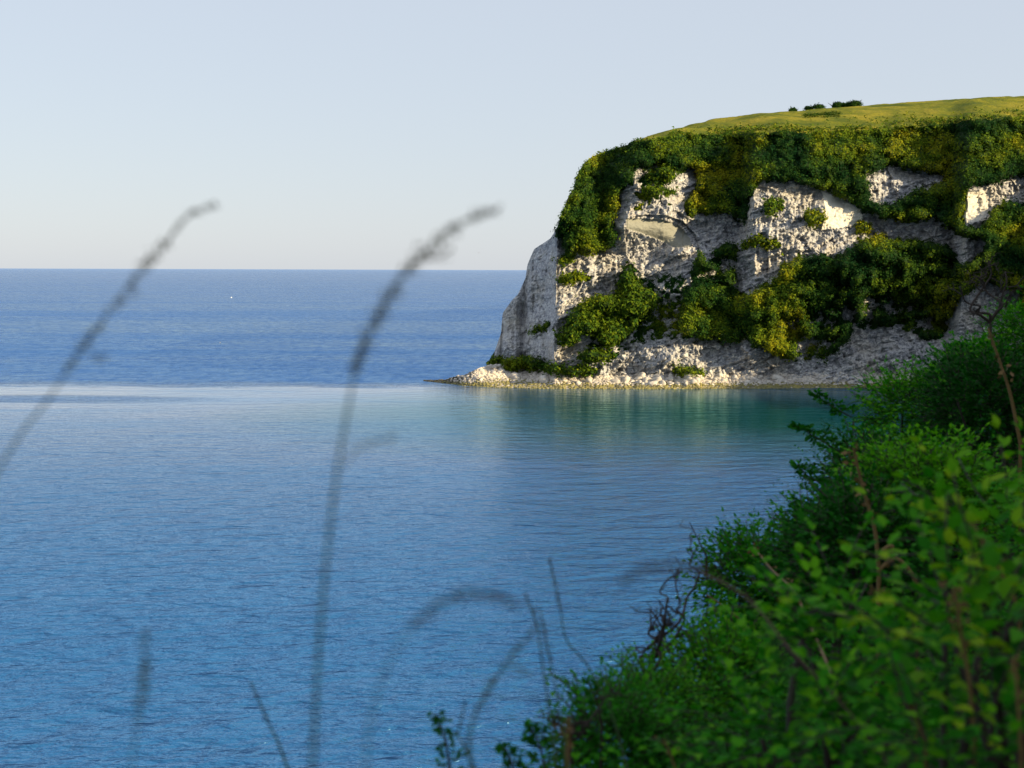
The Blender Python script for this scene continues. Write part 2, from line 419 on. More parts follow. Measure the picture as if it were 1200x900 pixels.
def mask_poly(poly, wob=4.0, seed=60):
    ox = A + wob * fbm(A / 9, B / 9, 3, seed) * 2; oy = B + wob * fbm(A / 9, B / 9, 3, seed + 7) * 2
    return in_poly(ox, oy, poly)

ROCK = [
 [(520, 465), (530, 430), (560, 360), (590, 325), (600, 290), (646, 268), (662, 297), (700, 297), (722, 282), (722, 262), (730, 225), (744, 196), (770, 190), (812, 198), (818, 215), (800, 240), (806, 252), (850, 252), (868, 258), (870, 282), (850, 284), (815, 298), (812, 320), (800, 345), (795, 372), (795, 388), (817, 397), (855, 401), (874, 400), (895, 411), (920, 420), (950, 427), (975, 425), (990, 405), (1000, 390), (1030, 382), (1050, 384), (1075, 396), (1110, 400), (1110, 470), (540, 470)],
 [(880, 232), (889, 212), (915, 213), (940, 212), (958, 220), (985, 231), (1005, 242), (1018, 250), (1024, 262), (1020, 275), (1000, 290), (980, 302), (960, 298), (925, 302), (912, 318), (892, 335), (868, 346), (860, 338), (866, 310), (870, 270)],
 [(1013, 205), (1040, 197), (1100, 203), (1114, 212), (1062, 225), (1042, 240), (1022, 240)],
 [(1018, 252), (1060, 260), (1100, 255), (1125, 278), (1152, 283), (1152, 300), (1125, 309), (1112, 292), (1085, 277), (1040, 277), (1016, 274)],
 [(1138, 212), (1165, 213), (1210, 203), (1210, 236), (1165, 240), (1150, 264), (1124, 264), (1130, 235)],
 [(1106, 400), (1120, 352), (1150, 330), (1190, 340), (1210, 380), (1190, 420)],
 [(1033, 192), (1054, 192), (1054, 197), (1033, 197)],
]
VEGIN = [
 ('spreading green clump of scrub low on the white cliff near the point', [(663, 376), (690, 352), (720, 345), (733, 310), (741, 308), (745, 332), (765, 345), (772, 358), (748, 377), (733, 396), (716, 407), (702, 400), (700, 388), (678, 390)]),
 ('small dark scrub bush on the chalk left of the spreading clump', [(650, 392), (668, 384), (678, 392), (672, 403), (656, 404)]),
 ('thin upper ledge of grass on the sunlit chalk under the scrub-covered shoulder', [(649, 303), (662, 298), (676, 301), (668, 306), (652, 307)]),
 ('thin lower ledge of grass on the sunlit chalk above the spreading clump', [(651, 326), (668, 320), (692, 323), (690, 329), (660, 331)]),
 ('dark strip of turf along the foot of the point above the shingle', [(565, 424), (590, 420), (625, 420), (650, 428), (700, 434), (696, 440), (650, 438), (610, 432), (570, 432)]),
 ('low green mound of grass at the foot of the middle cliff', [(786, 434), (806, 430), (824, 432), (826, 440), (800, 441), (788, 439)]),
 ('round tuft of scrub high on the second buttress', [(893, 238), (903, 233), (914, 237), (916, 246), (905, 252), (895, 248)]),
 ('scrub tuft beside the smooth pale slab of the second buttress', [(942, 250), (955, 246), (966, 250), (968, 258), (954, 264), (942, 258)]),
 ('curved grassy ledge across the second buttress', [(868, 286), (882, 278), (900, 279), (916, 286), (914, 291), (890, 288), (870, 292)]),
 ('little grass tuft at the right edge of the second buttress', [(1000, 266), (1010, 260), (1020, 264), (1020, 273), (1006, 274)]),
 ('dark cleft of plants behind the curved chalk face of the point', [(620, 390), (640, 378), (644, 374), (646, 382), (630, 392)]),
 ('patch of plants under the spreading clump near the cliff foot', [(675, 420), (690, 408), (712, 412), (722, 422), (700, 424), (684, 424)]),
 ('grassy tuft near the upper left edge of the first buttress', [(756, 206), (766, 202), (772, 208), (764, 214)]),
 ('bright grass tuft hanging over the top of the first buttress', [(772, 198), (784, 194), (790, 204), (782, 214), (774, 210)]),
 ('yellow-green tuft on the sunlit rock above the rockfall scar', [(752, 222), (768, 218), (782, 222), (772, 230), (756, 230)]),
]
rock = np.zeros(A.shape, bool)
for i, p in enumerate(ROCK): rock |= mask_poly(p, 3.5, 60 + i)
veg = ~rock
vid = np.zeros(A.shape, int)
for i, (lab, p) in enumerate(VEGIN):
    mk = mask_poly(p, 1.6, 80); veg |= mk; vid[mk] = i + 1
# sparse plants on the chalk below the scar, and rock windows in the scrub
sp = fbm(A / 5, B / 4, 3, 91)
zone = in_poly(A, B, [(740, 330), (800, 325), (812, 395), (740, 400)]) | in_poly(A, B, [(735, 190), (800, 190), (790, 240), (735, 250)])
veg |= rock & zone & (sp > 0.16)
veg |= rock & (sp > 0.50) & (B < 425) & (A > 655)
zone2 = in_poly(A, B, [(910, 370), (1060, 340), (1110, 380), (1060, 420), (930, 425)]) | in_poly(A, B, [(840, 255), (870, 255), (868, 320), (812, 330)])
veg &= ~(zone2 & (sp > 0.12))
veg &= ~((sp > 0.46) & (B > 205) & (A < 1120))
vegf = veg.astype(float)
def box(a, r):
    p = np.pad(a, ((r + 1, r), (r + 1, r)), 'edge').cumsum(0).cumsum(1); k = 2 * r + 1
    return (p[k:, k:] - p[:-k, k:] - p[k:, :-k] + p[:-k, :-k]) / k ** 2
wide = box(box(vegf, 5), 4)
vegf = np.where(vid > 0, np.maximum(vegf, 0), sstep(wide + 0.55 * fbm(A / 4.2, B / 4.2, 3, 111, 0.7), 0.44, 0.60))
zone3 = in_poly(A, B, [(735, 325), (802, 322), (815, 396), (740, 402), (720, 425), (680, 425), (690, 400)])
vegf = np.maximum(vegf, (rock & zone3 & (fbm(A / 4, B / 3.2, 3, 141, 0.65) > 0.14)) | (rock & zone & (sp > 0.22)))
vegs = box(vegf, 1)

scar = in_poly(A, B, [(734, 256), (748, 256), (775, 257), (795, 264), (808, 278), (812, 289), (790, 290), (770, 280), (745, 271), (734, 268)]).astype(float)
pale = in_poly(A, B, [(963, 224), (985, 232), (1008, 246), (1012, 256), (1000, 264), (980, 268), (962, 270), (968, 245)]).astype(float)
pale = np.maximum(pale, 0.7 * in_poly(A, B, [(1130, 225), (1162, 222), (1155, 258), (1130, 262)]))
smo = np.maximum(scar, pale * 0.8)
rocky = (1 - vegs) * (1 - smo)
n_ff = fbm(A / 2.3, B / 2.0, 2, 37, 0.7)
face = np.where(A < 652, 0.45, 1.0)
D += rocky * face * (1.1 * n_mid + 0.6 * n_fine + 0.8 * n_ff + 1.5 * (A > 652) * fbm(A / 15 + n_mid, (B + 0.35 * A) / 3.4, 3, 47, 0.6) + 0.9 * fbm(A / 3.4, B / 13 + n_mid, 3, 49, 0.6) - 1.3 * np.clip(ridge, 0, 1) ** 3)
d3, i3 = worley(A / 23 + 0.5 * n_mid, B / 27 + 0.4 * n_mid, 35); d4, i4 = worley(A / 10 + 0.4 * n_fine, B / 12, 45)
D += rocky * np.where(A < 652, 0.45, 0.9) * ((i3 - 0.5) * 3.4 + (i4 - 0.5) * 1.7)
D += rocky * (A < 652) * 1.6 * fbm(A / 6, B / 40, 3, 43)
# strata: slanting beds
bed = np.abs(((B + 0.35 * A + 14 * n_big) / 13.0) % 1 - 0.5) * 2
D += rocky * np.where(A < 652, 0.25, 0.9) * sstep(bed, 0.75, 1.0)
# rockfall scar: concave bowl under an overhanging arch
arch = in_poly(A, B, [(731, 258), (748, 252), (778, 252), (800, 259), (815, 275), (820, 292), (800, 330), (760, 330), (735, 300)])
cup = arch * np.clip(1 - np.hypot((A - 775) / 52, (B - 285) / 42), 0, 1)
D += 7.5 * cup ** 0.6 + 0.35 * smo * n_fine
D += -4.0 * np.exp(-((A - 790) / 55) ** 2 - ((B - 425) / 16) ** 2)
# bulge and dip added so the pale slab turns toward the sun
D += -3.5 * np.exp(-((A - 968) / 22) ** 2 - ((B - 246) / 26) ** 2) + 2.5 * np.exp(-((A - 1025) / 22) ** 2 - ((B - 250) / 26) ** 2)
# scrub lumps
d1, i1 = worley(A / 14 + 0.8 * n_mid, B / 14 + 0.8 * n_big, 5); d2, i2 = worley(A / 7.5, B / 5.5 + 0.3 * n_mid, 15)
lump = np.sqrt(np.clip(1 - d1 ** 2, 0, 1)) * (2.2 + 2.4 * i1) + np.sqrt(np.clip(1 - d2 ** 2, 0, 1)) * (1.0 + 1.2 * i2)
d0, i0 = worley(A / 30 + 0.4 * n_mid, B / 22 + 0.3 * n_fine, 25)
lump = lump * 1.05 + np.sqrt(np.clip(1 - d0 ** 2, 0, 1)) * (3.0 + 4.0 * i0)
lump_amp = np.where(in_poly(A, B, [(985, 285), (1120, 285), (1120, 375), (985, 375)]), 1.5, 1.0)
D -= vegs * sstep(wide, 0.45, 1.0) * (lump * 1.15 - 1.4 + 1.6 * n_mid + 0.9 * fbm(A / 3, B / 11, 3, 97)) * lump_amp
fringe = sstep(B, 215, 175)
D -= vegs * fringe * np.sqrt(np.clip(1 - d1 ** 2, 0, 1)) * 1.5
# keep the skyline rows in place
P = CAM + rays(A, B) * D.ravel()[:, None]
P = P.reshape(NR, len(ca), 3)
zlift = np.zeros(NR)
# rows going on behind the edge (down side and seaward back)
NB = 70
sk = interp(SKYL, ca)
edgeP = P[-1].copy(); Ye = edgeP[:, 1]
gapY = 8 + 150 * sstep(ca, 735, 900)
drop = 1 - sstep(ca, 735, 800)
Yq = np.convolve(np.pad(Ye, 60, 'edge'), np.ones(121) / 121, 'valid') + gapY
ski = CAM[2] + rays(ca, sk)[:, 2] * Yq
ker = np.hanning(61); ker /= ker.sum()
padn = lambda v: np.convolve(np.pad(v, 30, 'edge'), ker, 'valid')
xs_s, ys_s, zs_s = padn(edgeP[:, 0]), padn(Ye), padn(edgeP[:, 2])
rowsB = []
for k in range(1, NB + 1):
    t = k / NB
    if t <= 0.6:
        q = t / 0.6; w = min(1, k / 3); e0 = edgeP * (1 - w) + np.stack([xs_s, ys_s, zs_s], 1) * w
        y = e0[:, 1] + (Yq - e0[:, 1]) * q
        z = e0[:, 2] + (ski - e0[:, 2]) * (1 - (1 - q) ** 1.6)
        x = e0[:, 0] * (y / e0[:, 1]) ** (1 - drop)
    else:
        q = (t - 0.6) / 0.4
        y = Yq + (60 + 500 * (1 - drop)) * q
        zf = ski - (1 - drop) * 14 * q ** 2
        zb = ski * (1 - q ** 1.3) - 3 * q
        z = zf * (1 - drop) + zb * drop
        x = xs_s * (y / ys_s) ** (1 - drop) + drop * (60 * q)
    nz = fbm(x / 14, y / 14, 4, 51) * 1.0 * min(1, 3 * t)
    rowsB.append(np.stack([x, y, z + nz], 1))
back = np.array([edgeP] + rowsB)

def grid_faces(r, c):
    i = np.arange(r - 1)[:, None]; j = np.arange(c - 1)[None, :]
    a = i * c + j
    return np.stack([a, a + 1, a + c + 1, a + c], -1).reshape(-1, 4)
me = mesh_np('headland', P.reshape(-1, 3), grid_faces(NR, len(ca)), True)
attr(me, 'veg', vegs.ravel()); attr(me, 'scar', scar.ravel()); attr(me, 'pale', pale.ravel())
headland = tag(obj('headland_cliff', me, MAT['chalk']), kind='structure', label='white chalk cliff of the headland, partly overgrown with scrub')
jc = int(np.searchsorted(ca, 742))
me = mesh_np('seaward_back', back[:, :jc + 1].reshape(-1, 3), grid_faces(NB + 1, jc + 1), True)
attr(me, 'veg', np.repeat(vegs[-1:, :jc + 1], NB + 1, 0).ravel()); attr(me, 'scar', np.zeros((NB + 1) * (jc + 1))); attr(me, 'pale', np.zeros((NB + 1) * (jc + 1)))
tag(obj('headland_back', me, MAT['chalk']), kind='structure', label='seaward back of the headland behind its left outline')
me = mesh_np('down', back[:, jc:].reshape(-1, 3), grid_faces(NB + 1, len(ca) - jc), True)
tag(obj('grass_down', me, MAT['down']), kind='structure', label='sunlit golden-green grass slope on top of the headland')

# vertex normals of the cliff, for planting
gx = np.gradient(P, axis=1); gy = np.gradient(P, axis=0)
NRM = np.cross(gx, gy); NRM /= np.linalg.norm(NRM, axis=2)[:, :, None] + 1e-9
NRM[NRM[:, :, 1] > 0] *= -1

def tufts(centers, normals, size, per, out=0.5, tint=None, seed=1):
    """clusters of small leaf triangles"""
    r = np.random.default_rng(seed); n = len(centers); N = n * per
    c = np.repeat(centers, per, 0); nn = np.repeat(normals, per, 0); s = np.repeat(size, per)[:, None] * r.uniform(0.7, 1.3, (N, 1))
    c = c + nn * (r.uniform(0, 1, (N, 1)) ** 1.5) * out * s * 1.6 + r.normal(0, 0.55, (N, 3)) * s
    m = nn + r.normal(0, 0.42, (N, 3)); m /= np.linalg.norm(m, axis=1)[:, None] + 1e-9
    d = np.cross(m, r.normal(0, 1, (N, 3))); d /= np.linalg.norm(d, axis=1)[:, None] + 1e-9
    e = np.cross(d, m)
    V = np.stack([c - e * s * 0.42, c + e * s * 0.42, c + d * s * 0.95], 1).reshape(-1, 3)
    F = np.arange(N * 3).reshape(-1, 3)
    t = np.clip(np.repeat(tint, per) + r.normal(0, 0.12, N), 0, 1)
    return V, F, np.repeat(t, 3)

prob_r, prob_c = np.nonzero((vegs > 0.45) & (A < 1212))
area_w = (base_b - top)[prob_c] / NR * 0.8
area_w = area_w / area_w.sum()
pick = rng.choice(len(prob_r), 105000, p=area_w)
pr, pc = prob_r[pick], prob_c[pick]
pos = P[pr, pc]; nor = NRM[pr, pc]
tnt = 0.38 + 0.72 * n_big[pr, pc] + 0.28 * (i1[pr, pc] - 0.5) + 0.2 * n_mid[pr, pc]
# brown-gold dry growth low in the middle
siz = rng.uniform(0.22, 0.55, len(pr)) * np.where(rng.random(len(pr)) < 0.08, 1.5, 1)
vv = vid[pr, pc]
groups = [('stuff', 'upper', (vv == 0) & (B[pr, pc] < 215), 'dense dark and olive scrub hanging over the clifftop edge'),
          ('stuff', 'west', (vv == 0) & (B[pr, pc] >= 215) & (A[pr, pc] < 745), 'scrub covering the seaward shoulder of the headland'),
          ('stuff', 'mid', (vv == 0) & (B[pr, pc] >= 215) & (A[pr, pc] >= 745) & (A[pr, pc] < 985), 'scrub filling the gully between the two chalk buttresses'),
          ('stuff', 'east', (vv == 0) & (B[pr, pc] >= 215) & (A[pr, pc] >= 985), 'tall scrub on the right side of the cliff')]
for kind, nm, mk, lab in groups:
    V, F, T = tufts(pos[mk], nor[mk], siz[mk], 4, 0.8, tnt[mk], 3)
    me = mesh_np('scrub', V, F); attr(me, 'tint', T)
    tag(obj('cliff_scrub', me, MAT['scrub']), label=lab, cat='scrub', kind='stuff')
for i, (lab, p) in enumerate(VEGIN):
    rr_, cc_ = np.nonzero((vid == i + 1) & (vegs > 0.3))
    if len(rr_) < 3: continue
    k = min(3500, max(60, len(rr_) // 3))
    s_ = rng.choice(len(rr_), k)
    ps = P[rr_[s_], cc_[s_]]; ns = NRM[rr_[s_], cc_[s_]]
    org = ps.mean(0); org[2] = ps[:, 2].min()
    V, F, T = tufts(ps - org, ns, rng.uniform(0.45, 0.9, k), 4, 0.8, 0.5 + 0.3 * n_big[rr_[s_], cc_[s_]] + (0.1 if 'grass' in lab else 0), 4 + i)
    me = mesh_np('cliff_bush', V, F); attr(me, 'tint', T)
    nm = 'grass_tuft' if ('grass' in lab or 'turf' in lab) else 'cliff_bush'
    tag(obj(nm, me, MAT['scrub'], loc=org), lab, 'grass' if nm == 'grass_tuft' else 'bush', kind='stuff' if nm == 'grass_tuft' else None)

# bushes on the skyline of the down
def bush_mesh(rx, ry, rz, n, size, seed):
    r = np.random.default_rng(seed)
    d = r.normal(0, 1, (n, 3)); d[:, 2] = np.abs(d[:, 2]); d /= np.linalg.norm(d, axis=1)[:, None]
    k = 0.72 + 0.28 * fbm(d[:, 0] * 2.3 + seed, d[:, 1] * 2.3 + d[:, 2], 3, seed)
    c = d * np.array([rx, ry, rz]) * k[:, None]
    V, F, T = tufts(c, d, np.full(n, size), 4, 0.4, np.full(n, 0.18), seed)
    me = mesh_np('bush_crown', V, F); attr(me, 'tint', T); return me
SB = [(1001, 124, 3.6, 2.6, 'tallest rounded bush on the skyline of the grassy down'),
      (980.5, 129, 2.6, 2.4, 'dark bush on the skyline with a gap under its left side'),
      (958, 132.5, 2.6, 1.5, 'low dome of a dark bush left of the skyline bushes'),
      (947, 134.5, 1.8, 0.9, 'tiny grey-green bush just left of the low dark dome on the skyline'),
      (929, 136.5, 1.5, 0.8, 'leftmost tiny bush on the skyline of the down'),
      (991, 129.5, 4.2, 1.1, 'long low hedge joining the two taller skyline bushes')]
for i, (px, py, rx, h, lab) in enumerate(SB):
    j = int(np.argmin(np.abs(ca - px))); k = int(np.argmax((back[:50, j, 2] - 30) / back[:50, j, 1])); p = back[k, j] + np.array([0, 0, 0.1])
    t = tag(empty('hill_bush', p), lab, 'bush')
    obj('crown', bush_mesh(rx * .95, rx * 0.7, h * 0.78, 300, 0.45, 30 + i), MAT['scrub'], t, (0, 0, 0.1))
    g = Geo()
    for k in range(4):
        q = rng.normal(0, 0.35, 2) * rx; tube(g, [(q[0] * 0.3, q[1] * 0.3, -0.8), (q[0], q[1], h * 0.4), (q[0] * 1.5, q[1] * 1.5, h * 0.8)], [0.16, 0.12, 0.05], 5)
    obj('trunk', g.mesh('trunk', True), MAT['bark'], t)
# darker patch of rough grass on the down
yy = float(np.interp(960, ca, Ye)) + 45
n = 700
qx = rng.uniform(941, 984, n); row = back[:, :, :]
pts = []
for q in qx:
    j = int(np.argmin(np.abs(ca - q))); k = int(rng.integers(13, 20) - (q - 941) * 0.05); pts.append(back[k, j])
pts = np.array(pts); org = pts.mean(0)
V, F, T = tufts(pts - org, np.tile([0, 0, 1.0], (n, 1)), rng.uniform(0.25, 0.45, n), 4, 0.4, np.full(n, 0.30), 55)
me = mesh_np('rough_grass', V, F); attr(me, 'tint', T)
tag(obj('rough_grass', me, MAT['scrub'], loc=org), 'dark oval patch of rough grass on the golden slope', 'grass', kind='stuff')

# straggling scrub running up from the clifftop edge into the grass
n = 900; jj = rng.integers(jc, int(np.searchsorted(ca, 1212)), n * 3); kk = (1 + rng.exponential(2.2, n * 3)).astype(int).clip(1, 22)
pp = back[kk, jj]; keepm = fbm(pp[:, 0] / 6, pp[:, 1] / 6, 3, 131) > -0.02; pp = pp[keepm][:n]; org = pp.mean(0)
V, F, T = tufts(pp - org, np.tile([0, -.3, 1.0], (len(pp), 1)), rng.uniform(0.35, 0.8, len(pp)), 6, 0.7, rng.uniform(0.2, 0.75, len(pp)), 56)
me = mesh_np('edge_scrub', V, F); attr(me, 'tint', T)
tag(obj('edge_scrub', me, MAT['scrub'], loc=org), 'ragged low scrub straggling from the clifftop edge into the grass', 'scrub', kind='stuff')

# ------------------------------------------------------------------ beach, shingle, boulders
SH = [(498, 446.5), (520, 449.0), (545, 452.0), (575, 454.0), (640, 455.5), (760, 456.0), (1020, 454.5), (1300, 454)]     # waterline
BT = [(498, 445.8), (520, 444.5), (545, 438.5), (560, 432), (575, 427), (600, 426), (640, 433), (700, 438), (760, 438), (900, 437), (1020, 436), (1300, 436)]   # top of the beach
cb = np.arange(498, 1300, 1.6); NBR = 26
SHORE = np.array([sea_y(x, y) for x, y in zip(cb, interp(SH, cb))])
topd = np.where(cb < 575, SHORE + (cb - 498) * 0.10 + 0.5, 0)
Dr = np.array([np.interp(x, ca, P[18, :, 1]) for x in cb])
topd = np.where(cb < 575, topd, Dr + 1.5)
topd = np.where((cb >= 560) & (cb < 600), np.interp(cb, [560, 600], [SHORE[39] + 7, np.interp(600, cb, Dr) + 1.5]), topd)
btp = interp(BT, cb)
rowsb = []
for k in range(-3, NBR):
    t = k / (NBR - 1)
    if k < 0:
        y = SHORE + k * 2.0; z = np.full_like(cb, 0.0) + 0.35 * k; r = rays(cb, interp(SH, cb)); x = r[:, 0] * SHORE
    else:
        zt = CAM[2] + rays(cb, btp)[:, 2] * topd
        y = SHORE + (topd - SHORE) * t
        z = -0.02 + (zt) * t ** 1.15
        r = rays(cb, interp(SH, cb) * (1 - t) + btp * t); x = r[:, 0] * y
    nn = 0.22 * fbm(x / 1.6, y / 1.6, 3, 71) * (1 if k > 0 else 0.2)
    rowsb.append(np.stack([x, y, z + nn], 1))
BP = np.array(rowsb)
tag(obj('beach', mesh_np('beach', BP.reshape(-1, 3), grid_faces(NBR + 3, len(cb)), True), MAT['shingle']), kind='structure', label='pale shingle beach at the foot of the headland')

def stone_shape(seed, sub=1):
    r = np.random.default_rng(seed)
    t = (1 + 5 ** .5) / 2
    v = np.array([(-1, t, 0), (1, t, 0), (-1, -t, 0), (1, -t, 0), (0, -1, t), (0, 1, t), (0, -1, -t), (0, 1, -t), (t, 0, -1), (t, 0, 1), (-t, 0, -1), (-t, 0, 1)], float)
    f = [(0, 11, 5), (0, 5, 1), (0, 1, 7), (0, 7, 10), (0, 10, 11), (1, 5, 9), (5, 11, 4), (11, 10, 2), (10, 7, 6), (7, 1, 8), (3, 9, 4), (3, 4, 2), (3, 2, 6), (3, 6, 8), (3, 8, 9), (4, 9, 5), (2, 4, 11), (6, 2, 10), (8, 6, 7), (9, 8, 1)]
    v /= np.linalg.norm(v, axis=1)[:, None]; v = list(map(tuple, v))
    for _ in range(sub):
        nf = []; cache = {}
        def mid(a, b):
            k = (min(a, b), max(a, b))
            if k not in cache:
                m = np.array(v[a]) + np.array(v[b]); m /= np.linalg.norm(m); v.append(tuple(m)); cache[k] = len(v) - 1
            return cache[k]
        for a, b, c in f:
            ab, bc, cc = mid(a, b), mid(b, c), mid(c, a); nf += [(a, ab, cc), (b, bc, ab), (c, cc, bc), (ab, bc, cc)]
        f = nf
    v = np.array(v)
    for _ in range(7):      # chop with random planes for angular faces
        d = r.normal(0, 1, 3); d /= np.linalg.norm(d); o = r.uniform(0.55, 0.85)
        s = v @ d; v = v - np.outer(np.clip(s - o, 0, None), d)
    v = v * r.uniform(0.75, 1.2, 3) * np.array([1, 1, 0.75])
    return v, np.array(f)

def scatter_stones(name, lab, mat, n, trange, srange, arange, seed, cat='stones', lift=0.0, wfun=None):
    r = np.random.default_rng(seed); shapes = [stone_shape(100 + k, 0) for k in range(6)]
    g = Geo()
    for _ in range(n):
        a = r.uniform(*arange); t = r.uniform(*trange)
        j = min(len(cb) - 1, int((a - 498) / 1.6)); k = 3 + int(t * (NBR - 1)); k = min(max(k, 0), NBR + 2)
        p = BP[k, j] + np.array([r.uniform(-.3, .3), r.uniform(-.3, .3), lift])
        s = r.uniform(*srange) * (0.6 + 0.4 * min(1, (a - 498) / 60))
        v, f = shapes[r.integers(6)]
        th = r.uniform(0, 6.28); c_, s_ = math.cos(th), math.sin(th)
        g.add(v @ np.array([[c_, s_, 0], [-s_, c_, 0], [0, 0, 1]]) * s + p, f)
    return tag(obj(name, g.mesh(name), mat), lab, cat, kind='stuff')
scatter_stones('shingle_stones', 'pale cobbles covering the beach below the cliff', MAT['shingle'], 6500, (0.30, 1.0), (0.18, 0.62), (535, 1290), 1)
scatter_stones('seaweed_stones', 'yellow-green seaweed covered stones along the waterline', MAT['weed'], 5600, (-0.05, 0.42), (0.18, 0.55), (520, 1290), 2)
scatter_stones('reef_stones', 'dark low reef stones running out at the tip of the headland', MAT['weed_dark'], 700, (-0.05, 1.0), (0.15, 0.45), (498, 556), 3)

STN = []
for k in range(8):
    v, f = stone_shape(200 + k, 1); STN.append(mesh_np('boulder', v, f)); STN[-1].materials.append(MAT['stone'])
rb = np.random.default_rng(9)
bl = []
for i in range(210):
    a = rb.choice([rb.uniform(560, 700), rb.uniform(700, 880), rb.uniform(730, 800), rb.uniform(860, 1060)], p=[.22, .3, .2, .28])
    t = rb.uniform(0.35, 1.0); j = int((a - 498) / 1.6); k = 3 + int(t * (NBR - 1))
    p = BP[k, j]; s = rb.uniform(0.5, 1.15) * (1.5 if rb.random() < 0.12 else 1.0)
    zone_l = 'under the point' if a < 700 else ('below the middle buttress' if a < 880 else 'toward the right end of the beach')
    o = bpy.data.objects.new('boulder', STN[rb.integers(8)]); COL.objects.link(o)
    o.location = p + np.array([0, 0, 0.15 * s]); o.scale = (s, s, s * rb.uniform(0.8, 1.2)); o.rotation_euler = (0, 0, rb.uniform(0, 6.28))
    tag(o, 'pale chalk boulder among many alike on the shingle ' + zone_l, 'boulder', 'fallen boulders ' + zone_l)

# ------------------------------------------------------------------ small things at sea and in the air
def buoy(px, py, r, lab):
    y = sea_y(px, py); p = at(px, py, y)
    t = tag(empty('buoy', (p[0], p[1], 0)), lab, 'buoy')
    g = Geo(); th = np.linspace(0, math.pi, 9)
    prof = [(0.01, -r * 0.6), (r * 0.7, -r * 0.5), (r, 0), (r * 0.85, r * 0.5), (r * 0.4, r * 0.9), (0.01, r * 1.0)]
    S = 14; V = [(q * math.cos(2 * math.pi * j / S), q * math.sin(2 * math.pi * j / S), z) for q, z in prof for j in range(S)]
    F = [(i * S + j, i * S + (j + 1) % S, (i + 1) * S + (j + 1) % S, (i + 1) * S + j) for i in range(len(prof) - 1) for j in range(S)]
    g.add(V, F); obj('float', g.mesh('float', True), MAT['buoy'], t)
    g = Geo(); tube(g, [(0, 0, r * 0.9), (0, 0, r * 1.6)], r * 0.08, 8)
    tube(g, [(r * 0.18 * math.cos(a), 0, r * 1.6 + r * 0.18 * math.sin(a)) for a in np.linspace(0, 2 * math.pi, 10)], r * 0.05, 6)
    obj('mooring_ring', g.mesh('mooring_ring', True), MAT['bark'], t)
mb = NT('white_plastic'); mb.bsdf((0.8, 0.8, 0.78), 0.4); MAT['buoy'] = mb.m
buoy(258, 402, 0.42, 'white mooring buoy on the open water, the nearer of two')
buoy(271, 349, 0.9, 'white marker buoy far out near the horizon')
# gull in flight
mg = NT('gull_grey'); mg.bsdf((0.25, 0.25, 0.26), 0.7); MAT['gull'] = mg.m
p = at(561, 296.5, 260.0); t = tag(empty('gull', p), 'small gull gliding just above the horizon left of the cliff', 'bird')
g = Geo(); tube(g, [(0, -0.24, 0), (0, -0.15, 0.02), (0, 0.0, 0.02), (0, 0.14, 0.01), (0, 0.24, 0.0)], [0.01, 0.045, 0.06, 0.045, 0.015], 10); obj('body', g.mesh('body', True), MAT['gull'], t)
for s in (-1, 1):
    V = [(0, -0.08, 0.03), (0, 0.08, 0.03), (s * .28, -0.09, .13), (s * .28, 0.05, .13), (s * .62, -0.0, .05), (s * .60, 0.03, .05),
         (0, -0.08, 0.015), (0, 0.08, 0.015), (s * .28, -0.09, .118), (s * .28, 0.05, .118)]
    g = Geo(); g.add(V, [(0, 1, 3, 2), (2, 3, 5, 4), (6, 7, 9, 8), (8, 9, 5, 4), (0, 2, 8, 6), (1, 3, 9, 7)]); obj('wing', g.mesh('wing'), MAT['gull'], t)

# ------------------------------------------------------------------ foreground bank
CP = [(600, 900, 4.2), (700, 846, 5), (760, 800, 6), (800, 778, 6.8), (822, 700, 8), (830, 655, 8.3), (870, 632, 9), (905, 606, 9.5), (930, 556, 10.5), (955, 496, 11.5), (1000, 462, 12.3), (1040, 422, 13), (1090, 392, 13.5), (1140, 378, 14), (1200, 356, 14.5), (1330, 330, 15.5),
      (1200, 430, 11), (1100, 510, 9.5), (1000, 610, 8), (1200, 530, 7.5), (900, 710, 7), (1000, 760, 5), (1200, 610, 4.5), (1100, 710, 4), (1200, 730, 3.2), (850, 840, 5), (1000, 890, 3.6), (1200, 890, 2.6), (740, 905, 4), (860, 980, 3.2), (1100, 1000, 2.4), (1400, 760, 2.6), (1500, 560, 5), (1500, 400, 9)]
CPW = np.array([at(*c) for c in CP])
def env(x, y):
    x = np.asarray(x, float); y = np.asarray(y, float)
    d = (x[..., None] - CPW[:, 0]) ** 2 + (y[..., None] - CPW[:, 1]) ** 2
    w = 1 / (d + 0.15) ** 1.8
    return (w * CPW[:, 2]).sum(-1) / w.sum(-1)
EDGE = np.array([(-60, -60), (-14, -30), (-4, -10), (-1.5, 0), (-0.75, 2.5), (-0.1, 4.2), (0.35, 5.2), (0.75, 6.6), (1.2, 8.2), (1.9, 9.8), (2.7, 12.2), (3.9, 13.8), (5.6, 15.0), (12, 18), (40, 24), (120, 28)], float)
def edge_dist(x, y):
    """signed distance beyond the brow of the bank (positive = seaward)"""
    x = np.asarray(x, float); y = np.asarray(y, float); best = np.full(x.shape, 1e9); sg = np.zeros(x.shape)
    for (x1, y1), (x2, y2) in zip(EDGE[:-1], EDGE[1:]):
        dx, dy = x2 - x1, y2 - y1; L = dx * dx + dy * dy
        t = np.clip(((x - x1) * dx + (y - y1) * dy) / L, 0, 1)
        d = np.hypot(x - x1 - t * dx, y - y1 - t * dy); c = dx * (y - y1) - dy * (x - x1)
        sg = np.where(d < best, np.sign(c), sg); best = np.minimum(best, d)
    return best * sg
